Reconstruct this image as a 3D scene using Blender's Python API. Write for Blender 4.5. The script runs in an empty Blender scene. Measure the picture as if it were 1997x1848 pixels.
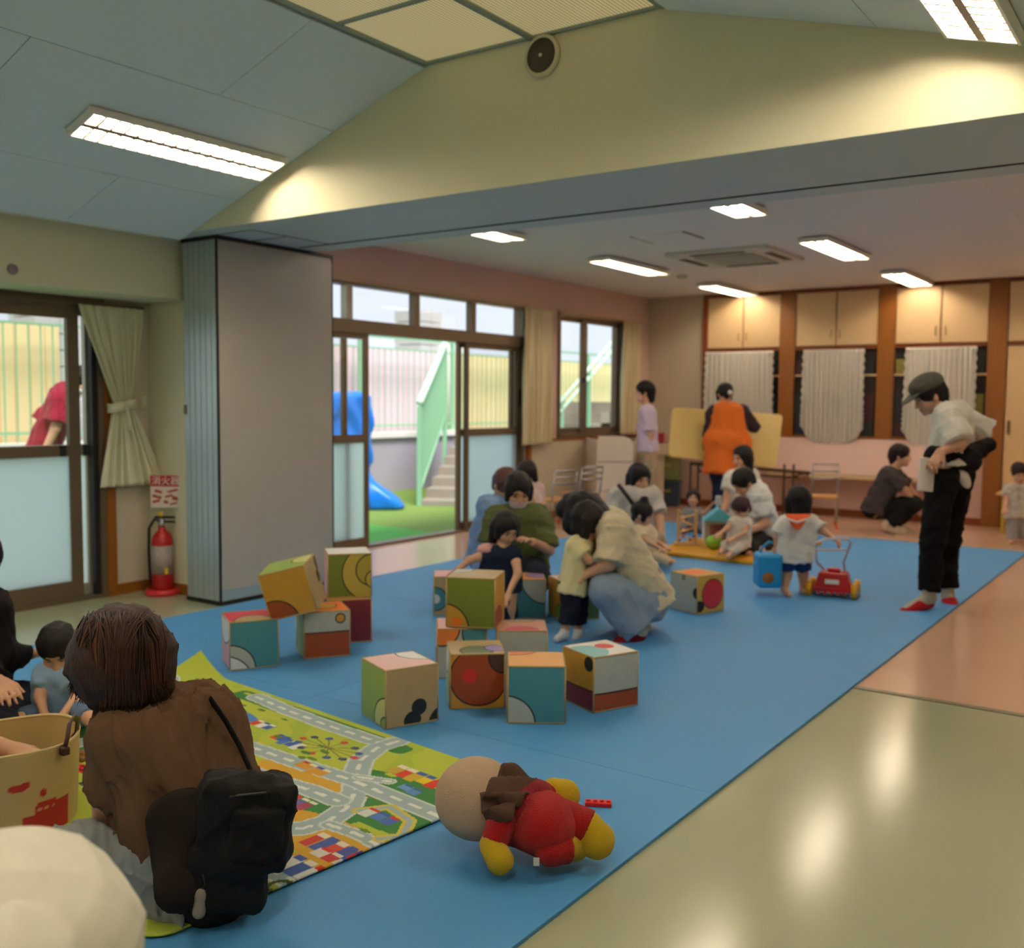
import bpy, bmesh, math, random
import numpy as np
from mathutils import Vector, Matrix, Euler
random.seed(7); rng = np.random.default_rng(7)
scene = bpy.context.scene
C = scene.collection
# ------------------------------------------------------------------ camera (solved from the room's vanishing points)
FPX, IW, IH, EYE = 1947.5, 1997, 1848, 1.30
YAW, PIT, ROL = math.radians(35.109), math.radians(4.169), math.radians(0.478)
_f = np.array([-math.sin(YAW)*math.cos(PIT), math.cos(YAW)*math.cos(PIT), -math.sin(PIT)])
_r = np.array([math.cos(YAW), math.sin(YAW), 0.0]); _u = np.cross(_r, _f)
CR = math.cos(ROL)*_r + math.sin(ROL)*_u; CU = np.cross(CR, _f); CF = _f
cam = bpy.data.cameras.new('camera'); camo = bpy.data.objects.new('camera', cam); C.objects.link(camo)
M = Matrix.Identity(4)
for i in range(3):
    M[i][0], M[i][1], M[i][2] = CR[i], CU[i], -CF[i]
M[2][3] = EYE
camo.matrix_world = M
cam.sensor_width = 36; cam.sensor_fit = 'HORIZONTAL'; cam.lens = FPX/IW*36; cam.clip_start = .05; cam.clip_end = 300
cam.dof.use_dof = True; cam.dof.focus_distance = 2.5; cam.dof.aperture_fstop = 3.2
scene.camera = camo
# ------------------------------------------------------------------ sky: bright even overcast
w = bpy.data.worlds.new('overcast_sky'); scene.world = w; w.use_nodes = True
bgn = w.node_tree.nodes['Background']; bgn.inputs[0].default_value = (.74, .80, .92, 1); bgn.inputs[1].default_value = 1.0
vs = scene.view_settings; vs.view_transform = 'Standard'; vs.look = 'None'; vs.exposure = 0.42; vs.gamma = 1.0; vs.use_curve_mapping = False
sun = bpy.data.lights.new('hazy_sun', 'SUN'); sun.energy = 4.0; sun.angle = math.radians(20); sun.color = (1, .96, .9)
suno = bpy.data.objects.new('hazy_sun', sun); C.objects.link(suno); suno.rotation_euler = (math.radians(18), math.radians(30), 0); suno.location = (0, 0, 20)
LAMP = 16.0           # brightness of the fluorescent tubes
# ------------------------------------------------------------------ measuring helpers: photograph pixel -> point in the room
def ray(x, y): return CR*(x-IW/2)/FPX - CU*(y-IH/2)/FPX + CF
def at(x, y, D): return np.array([0, 0, EYE]) + ray(x, y)*D          # at depth D from the lens
def fl(x, y, z=0.0):
    d = ray(x, y); return np.array([0, 0, EYE]) + d*((z-EYE)/d[2])   # on the level z
def onY(x, y, Y):
    d = ray(x, y); return np.array([0, 0, EYE]) + d*(Y/d[1])
def onX(x, y, X):
    d = ray(x, y); return np.array([0, 0, EYE]) + d*(X/d[0])
# ------------------------------------------------------------------ materials
def lin(c):
    return tuple((v/255/12.92 if v/255 <= .04045 else ((v/255+.055)/1.055)**2.4) for v in c[:3]) + (1,)
MATS = {}
def mat(name, col, rough=.6, metal=0, var=.06, scale=18, bump=0, bscale=120, spec=.5, sheen=0, stretch=None, coat=0):
    if name in MATS: return MATS[name]
    m = bpy.data.materials.new(name); m.use_nodes = True; nt = m.node_tree; b = nt.nodes['Principled BSDF']
    c = lin(col)
    tc = nt.nodes.new('ShaderNodeTexCoord'); src = tc.outputs['Object']
    if stretch:
        mp = nt.nodes.new('ShaderNodeMapping'); mp.inputs['Scale'].default_value = stretch; nt.links.new(src, mp.inputs[0]); src = mp.outputs[0]
    n = nt.nodes.new('ShaderNodeTexNoise'); n.inputs['Scale'].default_value = scale; n.inputs['Detail'].default_value = 4
    nt.links.new(src, n.inputs['Vector'])
    mx = nt.nodes.new('ShaderNodeMix'); mx.data_type = 'RGBA'
    mx.inputs[6].default_value = tuple(v*(1-var) for v in c[:3])+(1,); mx.inputs[7].default_value = tuple(min(1, v*(1+var)) for v in c[:3])+(1,)
    nt.links.new(n.outputs['Fac'], mx.inputs[0]); nt.links.new(mx.outputs[2], b.inputs['Base Color'])
    b.inputs['Roughness'].default_value = rough; b.inputs['Metallic'].default_value = metal
    b.inputs['Specular IOR Level'].default_value = spec
    if sheen: b.inputs['Sheen Weight'].default_value = sheen
    if coat: b.inputs['Coat Weight'].default_value = coat
    if bump:
        n2 = nt.nodes.new('ShaderNodeTexNoise'); n2.inputs['Scale'].default_value = bscale; n2.inputs['Detail'].default_value = 3
        nt.links.new(src, n2.inputs['Vector'])
        bp = nt.nodes.new('ShaderNodeBump'); bp.inputs['Strength'].default_value = bump; bp.inputs['Distance'].default_value = .01
        nt.links.new(n2.outputs['Fac'], bp.inputs['Height']); nt.links.new(bp.outputs[0], b.inputs['Normal'])
    MATS[name] = m; return m
def emit(name, col, s):
    if name in MATS: return MATS[name]
    m = bpy.data.materials.new(name); m.use_nodes = True; nt = m.node_tree; nt.nodes.clear()
    e = nt.nodes.new('ShaderNodeEmission'); o = nt.nodes.new('ShaderNodeOutputMaterial')
    e.inputs[0].default_value = lin(col); e.inputs[1].default_value = s; nt.links.new(e.outputs[0], o.inputs[0]); MATS[name] = m; return m
def clear_glass(name='clear glass'):
    if name in MATS: return MATS[name]
    m = bpy.data.materials.new(name); m.use_nodes = True; nt = m.node_tree; nt.nodes.clear()
    t = nt.nodes.new('ShaderNodeBsdfTransparent'); t.inputs[0].default_value = (.97, .975, .97, 1)
    g = nt.nodes.new('ShaderNodeBsdfGlossy'); g.inputs['Roughness'].default_value = .02
    mx = nt.nodes.new('ShaderNodeMixShader'); o = nt.nodes.new('ShaderNodeOutputMaterial')
    mx.inputs[0].default_value = .05; nt.links.new(t.outputs[0], mx.inputs[1]); nt.links.new(g.outputs[0], mx.inputs[2]); nt.links.new(mx.outputs[0], o.inputs[0])
    MATS[name] = m; return m
def frosted(name, col, w=.75):
    if name in MATS: return MATS[name]
    m = bpy.data.materials.new(name); m.use_nodes = True; nt = m.node_tree; nt.nodes.clear()
    t = nt.nodes.new('ShaderNodeBsdfTranslucent'); t.inputs[0].default_value = lin(col)
    d = nt.nodes.new('ShaderNodeBsdfDiffuse'); d.inputs[0].default_value = lin(col)
    mx = nt.nodes.new('ShaderNodeMixShader'); mx.inputs[0].default_value = w; o = nt.nodes.new('ShaderNodeOutputMaterial')
    nt.links.new(d.outputs[0], mx.inputs[1]); nt.links.new(t.outputs[0], mx.inputs[2]); nt.links.new(mx.outputs[0], o.inputs[0])
    MATS[name] = m; return m
def painted(name, rough=.6, bump=0):
    if name in MATS: return MATS[name]
    m = bpy.data.materials.new(name); m.use_nodes = True; nt = m.node_tree; b = nt.nodes['Principled BSDF']
    a = nt.nodes.new('ShaderNodeAttribute'); a.attribute_name = 'print'; nt.links.new(a.outputs['Color'], b.inputs['Base Color'])
    b.inputs['Roughness'].default_value = rough; MATS[name] = m
    if bump:
        n2 = nt.nodes.new('ShaderNodeTexNoise'); n2.inputs['Scale'].default_value = 250
        bp = nt.nodes.new('ShaderNodeBump'); bp.inputs['Strength'].default_value = bump; bp.inputs['Distance'].default_value = .005
        nt.links.new(n2.outputs['Fac'], bp.inputs['Height']); nt.links.new(bp.outputs[0], b.inputs['Normal'])
    return m
# ------------------------------------------------------------------ objects
LOC = {}
def tag(o, label=None, cat=None, group=None, kind=None):
    if label: o['label'] = label
    if cat: o['category'] = cat
    if group: o['group'] = group
    if kind: o['kind'] = kind
    return o
def thing(name, label, cat, loc, group=None):
    o = bpy.data.objects.new(name, None); o.empty_display_size = .1; C.objects.link(o); o.location = loc
    LOC[o.name] = np.array(loc, float); return tag(o, label, cat, group)
def link(name, me, mats, parent=None, base=None, smooth=False):
    """me holds world coordinates; shifts them to the object's own origin"""
    n = len(me.vertices); co = np.empty(n*3); me.vertices.foreach_get('co', co); co = co.reshape(-1, 3)
    if parent is None:
        b = np.array(base if base is not None else [(co[:, 0].min()+co[:, 0].max())/2, (co[:, 1].min()+co[:, 1].max())/2, co[:, 2].min()], float)
        off = b; loc = b
    elif base is not None:
        b = np.array(base, float); off = b; loc = b-LOC[parent.name]
    else:
        off = LOC[parent.name]; loc = np.zeros(3); b = off
    me.vertices.foreach_set('co', (co-off).ravel())
    o = bpy.data.objects.new(name, me); C.objects.link(o); o.location = loc
    if parent is not None: o.parent = parent
    LOC[o.name] = b
    if mats is not None:
        for m in (mats if isinstance(mats, (list, tuple)) else [mats]): me.materials.append(m)
    if smooth: me.polygons.foreach_set('use_smooth', [True]*len(me.polygons))
    me.update(); return o
def bm_mesh(bm, name):
    bmesh.ops.recalc_face_normals(bm, faces=bm.faces)
    me = bpy.data.meshes.new(name); bm.to_mesh(me); bm.free(); return me
def add_box(bm, lo, hi):
    v = [bm.verts.new((x, y, z)) for x in (lo[0], hi[0]) for y in (lo[1], hi[1]) for z in (lo[2], hi[2])]
    for f in ((0, 1, 3, 2), (4, 6, 7, 5), (0, 4, 5, 1), (2, 3, 7, 6), (0, 2, 6, 4), (1, 5, 7, 3)): bm.faces.new([v[i] for i in f])
def box(name, lo, hi, m, parent=None, bev=0, seg=2):
    bm = bmesh.new(); add_box(bm, lo, hi)
    if bev: bmesh.ops.bevel(bm, geom=bm.edges[:], offset=bev, segments=seg, affect='EDGES', profile=.5)
    return link(name, bm_mesh(bm, name), m, parent, smooth=False)
def boxes(name, L, m, parent=None):
    bm = bmesh.new()
    for lo, hi in L: add_box(bm, lo, hi)
    return link(name, bm_mesh(bm, name), m, parent)
def obox(name, c, size, R, m, parent=None, bev=0, seg=2):
    """oriented box; R = 3x3 with local axes as columns"""
    bm = bmesh.new(); h = np.array(size)/2; add_box(bm, -h, h)
    if bev: bmesh.ops.bevel(bm, geom=bm.edges[:], offset=bev, segments=seg, affect='EDGES', profile=.5)
    R = np.array(R); c = np.array(c)
    for v in bm.verts: v.co = R@np.array(v.co)+c
    return link(name, bm_mesh(bm, name), m, parent)
def rotz(a):
    c, s = math.cos(math.radians(a)), math.sin(math.radians(a)); return np.array([[c, -s, 0], [s, c, 0], [0, 0, 1.]])
def frame_from(ax):
    ax = np.array(ax, float); ax /= np.linalg.norm(ax); t = np.array([0, 0, 1.]) if abs(ax[2]) < .9 else np.array([1., 0, 0])
    a = np.cross(t, ax); a /= np.linalg.norm(a); return a, np.cross(ax, a), ax
def tube_data(pts, rad, n=8, cap=True, flat=None):
    pts = [np.array(p, float) for p in pts]; rad = rad if isinstance(rad, (list, tuple)) else [rad]*len(pts)
    V, F = [], []; a = None
    for i, p in enumerate(pts):
        t = pts[min(i+1, len(pts)-1)]-pts[max(i-1, 0)]; t /= (np.linalg.norm(t)+1e-9)
        if a is None: a, b, _ = frame_from(t)
        else:
            a = a-t*(a@t); a /= np.linalg.norm(a)+1e-9; b = np.cross(t, a)
        for k in range(n):
            th = 2*math.pi*k/n; V.append(p+rad[i]*(math.cos(th)*a*(flat or 1)+math.sin(th)*b))
    for i in range(len(pts)-1):
        for k in range(n): F.append((i*n+k, i*n+(k+1) % n, (i+1)*n+(k+1) % n, (i+1)*n+k))
    if cap: F.append(tuple(reversed(range(n)))); F.append(tuple(range((len(pts)-1)*n, len(pts)*n)))
    return V, F
def tube(name, pts, rad, m, parent=None, n=8, base=None, flat=None):
    V, F = tube_data(pts, rad, n, flat=flat); me = bpy.data.meshes.new(name); me.from_pydata([tuple(v) for v in V], [], F)
    return link(name, me, m, parent, base=base, smooth=True)
def tubes(name, L, m, parent=None, n=6):
    V, F = [], []
    for pts, r in L:
        v, f = tube_data(pts, r, n); o = len(V); V += v; F += [tuple(i+o for i in q) for q in f]
    me = bpy.data.meshes.new(name); me.from_pydata([tuple(v) for v in V], [], F); return link(name, me, m, parent, smooth=True)
def lathe(name, prof, loc, m, parent=None, n=24, axis=(0, 0, 1), smooth=True, cap=True):
    a, b, ax = frame_from(axis); loc = np.array(loc, float); V, F = [], []
    for r, z in prof:
        for k in range(n):
            th = 2*math.pi*k/n; V.append(tuple(loc+ax*z+r*(math.cos(th)*a+math.sin(th)*b)))
    for i in range(len(prof)-1):
        for k in range(n): F.append((i*n+k, i*n+(k+1) % n, (i+1)*n+(k+1) % n, (i+1)*n+k))
    if cap: F.append(tuple(reversed(range(n)))); F.append(tuple(range((len(prof)-1)*n, len(prof)*n)))
    me = bpy.data.meshes.new(name); me.from_pydata(V, [], F); return link(name, me, m, parent, smooth=smooth)
def plate(name, pts, thick, m, parent=None, bev=0):
    """a flat board: outline pts (world, in order) extruded along its normal"""
    P = [np.array(p, float) for p in pts]; n = np.cross(P[1]-P[0], P[2]-P[1]); n /= np.linalg.norm(n)
    bm = bmesh.new(); a = [bm.verts.new(p) for p in P]; b = [bm.verts.new(p-n*thick) for p in P]; k = len(P)
    bm.faces.new(a); bm.faces.new(b[::-1])
    for i in range(k): bm.faces.new((a[i], b[i], b[(i+1) % k], a[(i+1) % k]))
    if bev: bmesh.ops.bevel(bm, geom=bm.edges[:], offset=bev, segments=2, affect='EDGES', profile=.5)
    return link(name, bm_mesh(bm, name), m, parent)
def grid_mesh(name, P, m, parent=None, closed=False, thick=0, base=None, cols=None):
    """P: (nv, nu, 3) world points -> smooth sheet, optional print colours per point"""
    nv, nu = P.shape[:2]; idx = np.arange(nv*nu).reshape(nv, nu)
    if closed: idx = np.concatenate([idx, idx[:, :1]], 1)
    F = np.stack([idx[:-1, :-1], idx[:-1, 1:], idx[1:, 1:], idx[1:, :-1]], -1).reshape(-1, 4)
    me = bpy.data.meshes.new(name); set_mesh(me, P.reshape(-1, 3), F)
    if cols is not None:
        at_ = me.color_attributes.new('print', 'FLOAT_COLOR', 'POINT')
        c = np.ones((nv*nu, 4)); c[:, :3] = cols.reshape(-1, 3); at_.data.foreach_set('color', c.ravel())
    o = link(name, me, m, parent, smooth=True, base=base)
    if thick:
        md = o.modifiers.new('thickness', 'SOLIDIFY'); md.thickness = thick; md.offset = 0
    return o
def set_mesh(me, V, F):
    V = np.asarray(V, np.float32); F = np.asarray(F, np.int32); k = F.shape[1]
    me.vertices.add(len(V)); me.vertices.foreach_set('co', V.ravel())
    me.loops.add(F.size); me.loops.foreach_set('vertex_index', F.ravel())
    me.polygons.add(len(F)); me.polygons.foreach_set('loop_start', np.arange(0, F.size, k, dtype=np.int32))
    me.update(calc_edges=True); me.validate()
# ------------------------------------------------------------------ soft shapes: smooth unions of tapered limbs, meshed with surface nets
class Soft:
    def __init__(s, k=.03): s.p = []; s.k = k
    def cone(s, a, b, ra, rb, cut=False, k=None, cut0=False):
        s.p.append(('c', np.array(a, float), np.array(b, float), ra, rb, cut, cut0, k)); return s
    def ell(s, c, r, R=None, k=None, sub=False):
        s.p.append(('e', np.array(c, float), np.array(r, float), np.eye(3) if R is None else np.array(R), sub, k)); return s
    def box(s, c, h, R=None, rd=.01, k=None, sub=False):
        s.p.append(('b', np.array(c, float), np.array(h, float), np.eye(3) if R is None else np.array(R), rd, sub, k)); return s
    def bounds(s, q):
        if q[0] == 'c': r = max(q[3], q[4]); return np.minimum(q[1], q[2])-r, np.maximum(q[1], q[2])+r
        if q[0] == 'e': e = np.sqrt(((q[3]*q[2])**2).sum(1)); return q[1]-e, q[1]+e
        e = (np.abs(q[3])*(q[2]+q[4])).sum(1); return q[1]-e, q[1]+e
    def mesh(s, h, noise=None, planes=()):
        B = [s.bounds(q) for q in s.p]; lo = np.min([b[0] for b in B], 0)-3*h; hi = np.max([b[1] for b in B], 0)+3*h
        n = np.ceil((hi-lo)/h).astype(int)+1; ax = [(lo[i]+h*np.arange(n[i])).astype(np.float32) for i in range(3)]
        d = np.full(n, .5, np.float32)
        for q, (bl, bh) in zip(s.p, B):
            k = q[-1] if q[-1] is not None else s.k; mg = k+3*h
            sl = tuple(slice(max(0, int((bl[i]-mg-lo[i])/h)), min(n[i], int((bh[i]+mg-lo[i])/h)+2)) for i in range(3))
            X, Y, Z = ax[0][sl[0]][:, None, None], ax[1][sl[1]][None, :, None], ax[2][sl[2]][None, None, :]; sub = False
            if q[0] == 'c':
                a, b, ra, rb, cut, cut0 = q[1:7]; ab = b-a; L2 = ab@ab+1e-12; px, py, pz = X-a[0], Y-a[1], Z-a[2]
                t0 = (px*ab[0]+py*ab[1]+pz*ab[2])/L2; t = np.clip(t0, 0, 1)
                e = np.sqrt((px-t*ab[0])**2+(py-t*ab[1])**2+(pz-t*ab[2])**2)-(ra+(rb-ra)*t); L = math.sqrt(L2)
                if cut: e = np.maximum(e, (t0-1)*L)
                if cut0: e = np.maximum(e, -t0*L)
            else:
                c, r, R = q[1:4]; px, py, pz = X-c[0], Y-c[1], Z-c[2]
                l = [px*R[0, i]+py*R[1, i]+pz*R[2, i] for i in range(3)]
                if q[0] == 'e':
                    sub = q[4]; k0 = np.sqrt(sum((l[i]/r[i])**2 for i in range(3)))+1e-6; k1 = np.sqrt(sum((l[i]/r[i]**2)**2 for i in range(3)))+1e-6; e = k0*(k0-1)/k1
                else:
                    sub = q[5]; qq = [np.abs(l[i])-r[i] for i in range(3)]
                    e = np.sqrt(sum(np.maximum(v, 0)**2 for v in qq))+np.minimum(np.maximum(np.maximum(qq[0], qq[1]), qq[2]), 0)-q[4]
            g = d[sl]
            if sub:
                e = -e; hh = np.maximum(k-np.abs(g-e), 0)/k; d[sl] = np.maximum(g, e)+hh*hh*k/4
            else:
                hh = np.maximum(k-np.abs(g-e), 0)/k; d[sl] = np.minimum(g, e)-hh*hh*k/4
        X, Y, Z = ax[0][:, None, None], ax[1][None, :, None], ax[2][None, None, :]
        if noise is not None: d += noise(X, Y, Z).astype(np.float32)
        for pt, nn in planes: d = np.maximum(d, (X-pt[0])*nn[0]+(Y-pt[1])*nn[1]+(Z-pt[2])*nn[2])
        return nets(d, lo, h)
def nets(d, lo, h):
    ins = d < 0; n = d.shape
    cs = [(i, j, k) for i in (0, 1) for j in (0, 1) for k in (0, 1)]
    sub = lambda A, c: A[c[0]:n[0]-1+c[0], c[1]:n[1]-1+c[1], c[2]:n[2]-1+c[2]]
    cnt = sum(sub(ins, c).astype(np.int8) for c in cs); I, J, K = np.nonzero((cnt > 0) & (cnt < 8))
    idx = np.full((n[0]-1, n[1]-1, n[2]-1), -1, np.int32); idx[I, J, K] = np.arange(len(I))
    val = {c: d[I+c[0], J+c[1], K+c[2]] for c in cs}; acc = np.zeros((len(I), 3)); num = np.zeros(len(I))
    for c in cs:
        for x in range(3):
            if c[x] == 0:
                e = list(c); e[x] = 1; e = tuple(e); a, b = val[c], val[e]; m = (a < 0) != (b < 0)
                t = a/np.where(m, a-b, 1)
                for y in range(3): acc[m, y] += c[y]+(t[m] if y == x else 0)
                num[m] += 1
    V = (acc/num[:, None]+np.stack([I, J, K], 1))*h+lo; F = []
    for x in range(3):
        y, z = (x+1) % 3, (x+2) % 3
        A = np.moveaxis(ins, (x, y, z), (0, 1, 2)); Q = np.moveaxis(idx, (x, y, z), (0, 1, 2))
        a, b = A[:-1, 1:-1, 1:-1], A[1:, 1:-1, 1:-1]; i, j, k = np.nonzero(a != b)
        q = np.stack([Q[i, j, k], Q[i, j+1, k], Q[i, j+1, k+1], Q[i, j, k+1]], 1); fl_ = ~a[i, j, k]; q[fl_] = q[fl_][:, ::-1]; F.append(q)
    return V, np.concatenate(F)
def soft(name, S, h, m, parent=None, noise=None, planes=(), base=None):
    V, F = S.mesh(h, noise, planes); me = bpy.data.meshes.new(name); set_mesh(me, V, F)
    return link(name, me, m, parent, base=base, smooth=True)
def folds(seed, amp, freq, ax=None):
    r = np.random.default_rng(seed); W = r.normal(size=(5, 3)); W /= np.linalg.norm(W, axis=1)[:, None]
    if ax is not None: W = W-.85*np.outer(W@np.array(ax), np.array(ax))
    W = W*freq*r.uniform(.6, 1.6, (5, 1)); ph = r.uniform(0, 6.28, 5)
    def fn(X, Y, Z):
        t = 0
        for i in range(5):
            sn = np.sin(X*W[i, 0]+Y*W[i, 1]+Z*W[i, 2]+ph[i]+1.3*np.sin(Z*W[(i+1) % 5, 2]*.5+Y*3))
            t = t+amp/2.4*sn-(amp*.9*(1-np.abs(sn))**3 if i < 3 else 0)
        return t
    return fn
# ================================================================== THE ROOM
cream = mat('cream wallpaper', (224, 220, 192), .75, var=.03, scale=60, bump=.15, bscale=400)
pinkw = mat('pink wallpaper', (210, 176, 166), .75, var=.03, scale=60, bump=.15, bscale=400)
beigew = mat('beige wallpaper', (206, 192, 168), .75, var=.03, scale=60, bump=.15, bscale=400)
ceilp = mat('pale blue-grey ceiling board', (222, 234, 238), .85, var=.03, scale=40, bump=.1, bscale=300)
ceilw = mat('white ceiling board', (226, 222, 220), .85, var=.02, scale=40)
soffm = mat('grey soffit paint', (190, 200, 202), .6, var=.03)
green_floor = mat('green-grey vinyl floor', (168, 172, 144), .17, var=.05, scale=3, bump=.03, bscale=9)
pink_floor = mat('pinkish vinyl floor', (212, 172, 148), .18, var=.05, scale=3, bump=.03, bscale=9)
wood = mat('orange-brown varnished wood', (140, 84, 24), .4, var=.18, scale=9, stretch=(6, 6, .6))
alu = mat('bronze aluminium', (112, 96, 78), .4, metal=.35, var=.05)
alu_l = mat('pale aluminium', (176, 170, 156), .4, metal=.3, var=.04)
dark = mat('black rubber', (18, 18, 20), .6)
white = mat('white plastic', (226, 224, 218), .4, var=.02)
metal = mat('brushed steel', (170, 172, 176), .3, metal=.9, var=.05)
clear = clear_glass()
frost = frosted('frosted glass', (244, 250, 252), .88)
def st(o): o['kind'] = 'structure'; return o
XW, XN, YB, ZC = -6.07, -5.90, 11.70, 2.64
SOF, B0, B1 = 2.30, 3.87, 4.86
# floors
st(box('floor', (-6.2, -3.2, -.12), (3.0, 4.605, 0), green_floor))
st(box('floor_far_room', (-6.2, 4.605, -.12), (3.0, 12.2, 0), pink_floor))
st(box('trim_1', (-5.0, 4.585, 0), (3.0, 4.625, .004), mat('floor joint strip', (120, 112, 92), .4)))
# near room: sloped board ceiling, ridge skylight, bulkhead, window wall, column
ce = st(boxes('ceiling', [((-5.5, -3.2, 2.295), (-5.2, B0, 2.36))], cream))
SL, SR = .348, .285
def zl(x): return 2.947-SL*(-3.254-x)
def zr(x): return 2.947-SR*(x+1.97)
plate('slab', [(-5.21, -3.2, zl(-5.21)+.015), (-3.25, -3.2, zl(-3.25)+.015), (-3.25, B0, zl(-3.25)+.015), (-5.21, B0, zl(-5.21)+.015)], -.05, mat('grey joint backing', (120, 130, 130), .8), ce)  # grey backing slab that shows as joint lines between the boards
plate('slab', [(-1.97, -3.2, zr(-1.97)+.015), (2.2, -3.2, zr(2.2)+.015), (2.2, B0, zr(2.2)+.015), (-1.97, B0, zr(-1.97)+.015)], -.05, mat('grey joint backing', (120, 130, 130), .8), ce)
def panels(rows, zf, par):
    for (x0, x1, off) in rows:
        ys = [-3.2]+[off-1.82*k for k in range(4, -2, -1) if -3.1 < off-1.82*k < B0-.05]+[B0]
        for y0, y1 in zip(ys[:-1], ys[1:]):
            g = .0025
            plate('ceiling_panel', [(x0+g, y0+g, zf(x0+g)), (x0+g, y1-g, zf(x0+g)), (x1-g, y1-g, zf(x1-g)), (x1-g, y0+g, zf(x1-g))], -.012, ceilp, par)
panels([(-5.2, -4.68, 3.12), (-4.68, -3.89, 2.21), (-3.89, -3.27, 3.12)], zl, ce)
panels([(-1.95, -1.09, 3.3), (-1.09, -.3, 2.4), (-.3, .5, 3.3), (.5, 1.3, 2.4), (1.3, 2.1, 3.3)], zr, ce)
# skylight: louvred diffuser panels under the ridge
def louvre_mat():
    m = bpy.data.materials.new('ribbed skylight diffuser'); m.use_nodes = True; nt = m.node_tree; b = nt.nodes['Principled BSDF']
    tc = nt.nodes.new('ShaderNodeTexCoord'); wv = nt.nodes.new('ShaderNodeTexWave'); wv.bands_direction = 'X'; wv.inputs['Scale'].default_value = 18
    nt.links.new(tc.outputs['Object'], wv.inputs[0])
    cr = nt.nodes.new('ShaderNodeMix'); cr.data_type = 'RGBA'; cr.inputs[6].default_value = lin((172, 150, 92)); cr.inputs[7].default_value = lin((226, 212, 168))
    nt.links.new(wv.outputs['Fac'], cr.inputs[0]); nt.links.new(cr.outputs[2], b.inputs['Base Color']); nt.links.new(cr.outputs[2], b.inputs['Emission Color'])
    b.inputs['Emission Strength'].default_value = .30; b.inputs['Roughness'].default_value = .5; return m
sky = thing('skylight', 'yellowish ribbed skylight diffuser set in the ridge of the ceiling', 'skylight', (-2.61, 3.3, 2.95))
lm = louvre_mat()
for x0, x1 in ((-3.25, -2.63), (-2.63, -1.97)):
    for k in range(8):
        y1 = B0-.61*k-.005; y0 = y1-.595
        if k == 0: pass
        box('diffuser_panel', (x0+.015, y0+.008, 2.952), (x1-.015, y1-.008, 2.962), lm, sky)
barm = mat('pale green aluminium bar', (140, 156, 150), .5)
for x in (-3.25, -2.63, -1.97): box('frame_bar', (x-.014, -1.0, 2.938), (x+.014, B0, 2.956), barm, sky)
for k in range(9): box('cross_bar', (-3.25, B0-.61*k-.02, 2.940), (-1.97, B0-.61*k-.001, 2.955), barm, sky)
st(box('ceiling_ridge', (-3.3, -3.2, 2.97), (-1.9, B0, 3.02), white))
# bulkhead above the near window and the wall below it
st(box('trim_2', (-6.15, -3.2, 1.93), (-5.45, 4.1, 2.30), cream))
st(boxes('wall_left', [((-6.1, 3.80, 0), (XN, 4.12, 1.94)), ((-6.1, -3.2, 0), (XN, .2, 1.94))], mat('cream-pink wallpaper', (208, 196, 178), .75, var=.03, scale=60, bump=.15, bscale=400)))
st(box('wall_column', (-6.2, 4.12, 0), (-5.40, 5.02, 2.32), cream))
bb = st(box('baseboard_left', (XN, 3.84, 0), (XN+.012, 4.12, .07), wood)); st(box('baseboard_column', (XN, 4.108, 0), (-5.40, 4.12, .07), wood))
st(box('trim_3', (XN, 3.775, 0), (XN+.03, 3.84, 1.90), wood))
st(box('trim_4', (XN, 4.02, .82), (XN+.015, 4.12, .845), wood))
# gable beam between the rooms
bw = st(box('wall_beam', (-6.2, B0, SOF+.002), (2.4, B0+.06, 3.1), cream))
so = st(boxes('ceiling_soffit', [((-6.2, B0+.001, SOF), (2.4, B1, SOF+.0015)), ((-6.2, B0+.062, SOF+.0015), (2.4, B1, SOF+.06))], soffm))
st(box('wall_beam_far', (-6.2, B1-.04, SOF+.06), (2.4, B1, 2.75), ceilw))
tr = thing('partition_track', 'dark ceiling track slot of the folding partition in the grey beam soffit', 'track', (-2, 4.66, SOF-.01))
box('slot', (-5.0, 4.650, SOF-.004), (2.3, 4.662, SOF+.004), dark, tr)
box('rail_edge', (-5.0, 4.662, SOF-.006), (2.3, 4.70, SOF+.002), soffm, tr)
for y in (4.02, 4.30): box('stack_slot', (-5.05, y-.004, SOF-.003), (-4.72, y+.004, SOF+.003), mat('brown slot', (92, 74, 66), .6), tr)
box('stack_slot', (-4.728, 4.02, SOF-.003), (-4.72, 4.66, SOF+.003), mat('brown slot', (92, 74, 66), .6), tr)
# folding partition, stacked against the column
pm = mat('grey-beige partition panel', (176, 170, 162), .55, var=.03, scale=5); pe = mat('pale aluminium edge', (170, 184, 188), .35, metal=.4, var=.05)
fp = thing('folding_partition', 'grey folding partition stacked in panels beside the column', 'partition', (-5.21, 4.5, 0))
for i in range(6):
    x0 = -5.375+i*.0545
    pan = box('panel', (x0+.006, 4.03, .03), (x0+.050, 4.99, 2.275), pm, fp, .003)
    LOC[pan.name] = LOC[fp.name]
    box('edge_strip', (x0+.003, 4.012, .03), (x0+.0535, 4.03, 2.275), pe, pan, .004)
    box('seal', (x0+.0, 4.018, .03), (x0+.004, 4.036, 2.275), dark, pan)
box('face_panel', (-5.050, 4.022, .10), (-5.046, 4.995, 2.25), pm, fp, .001)
box('corner_strip', (-5.052, 4.008, .03), (-5.044, 4.024, 2.28), dark, fp); box('corner_strip', (-5.052, 4.99, .03), (-5.044, 5.0, 2.28), dark, fp)
box('kick_strip', (-5.050, 4.022, .03), (-5.045, 4.995, .10), pe, fp)
box('top_seal', (-5.385, 4.008, 2.275), (-5.042, 5.0, 2.296), dark, fp); box('bottom_seal', (-5.38, 4.012, .005), (-5.046, 4.995, .03), dark, fp)
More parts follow.
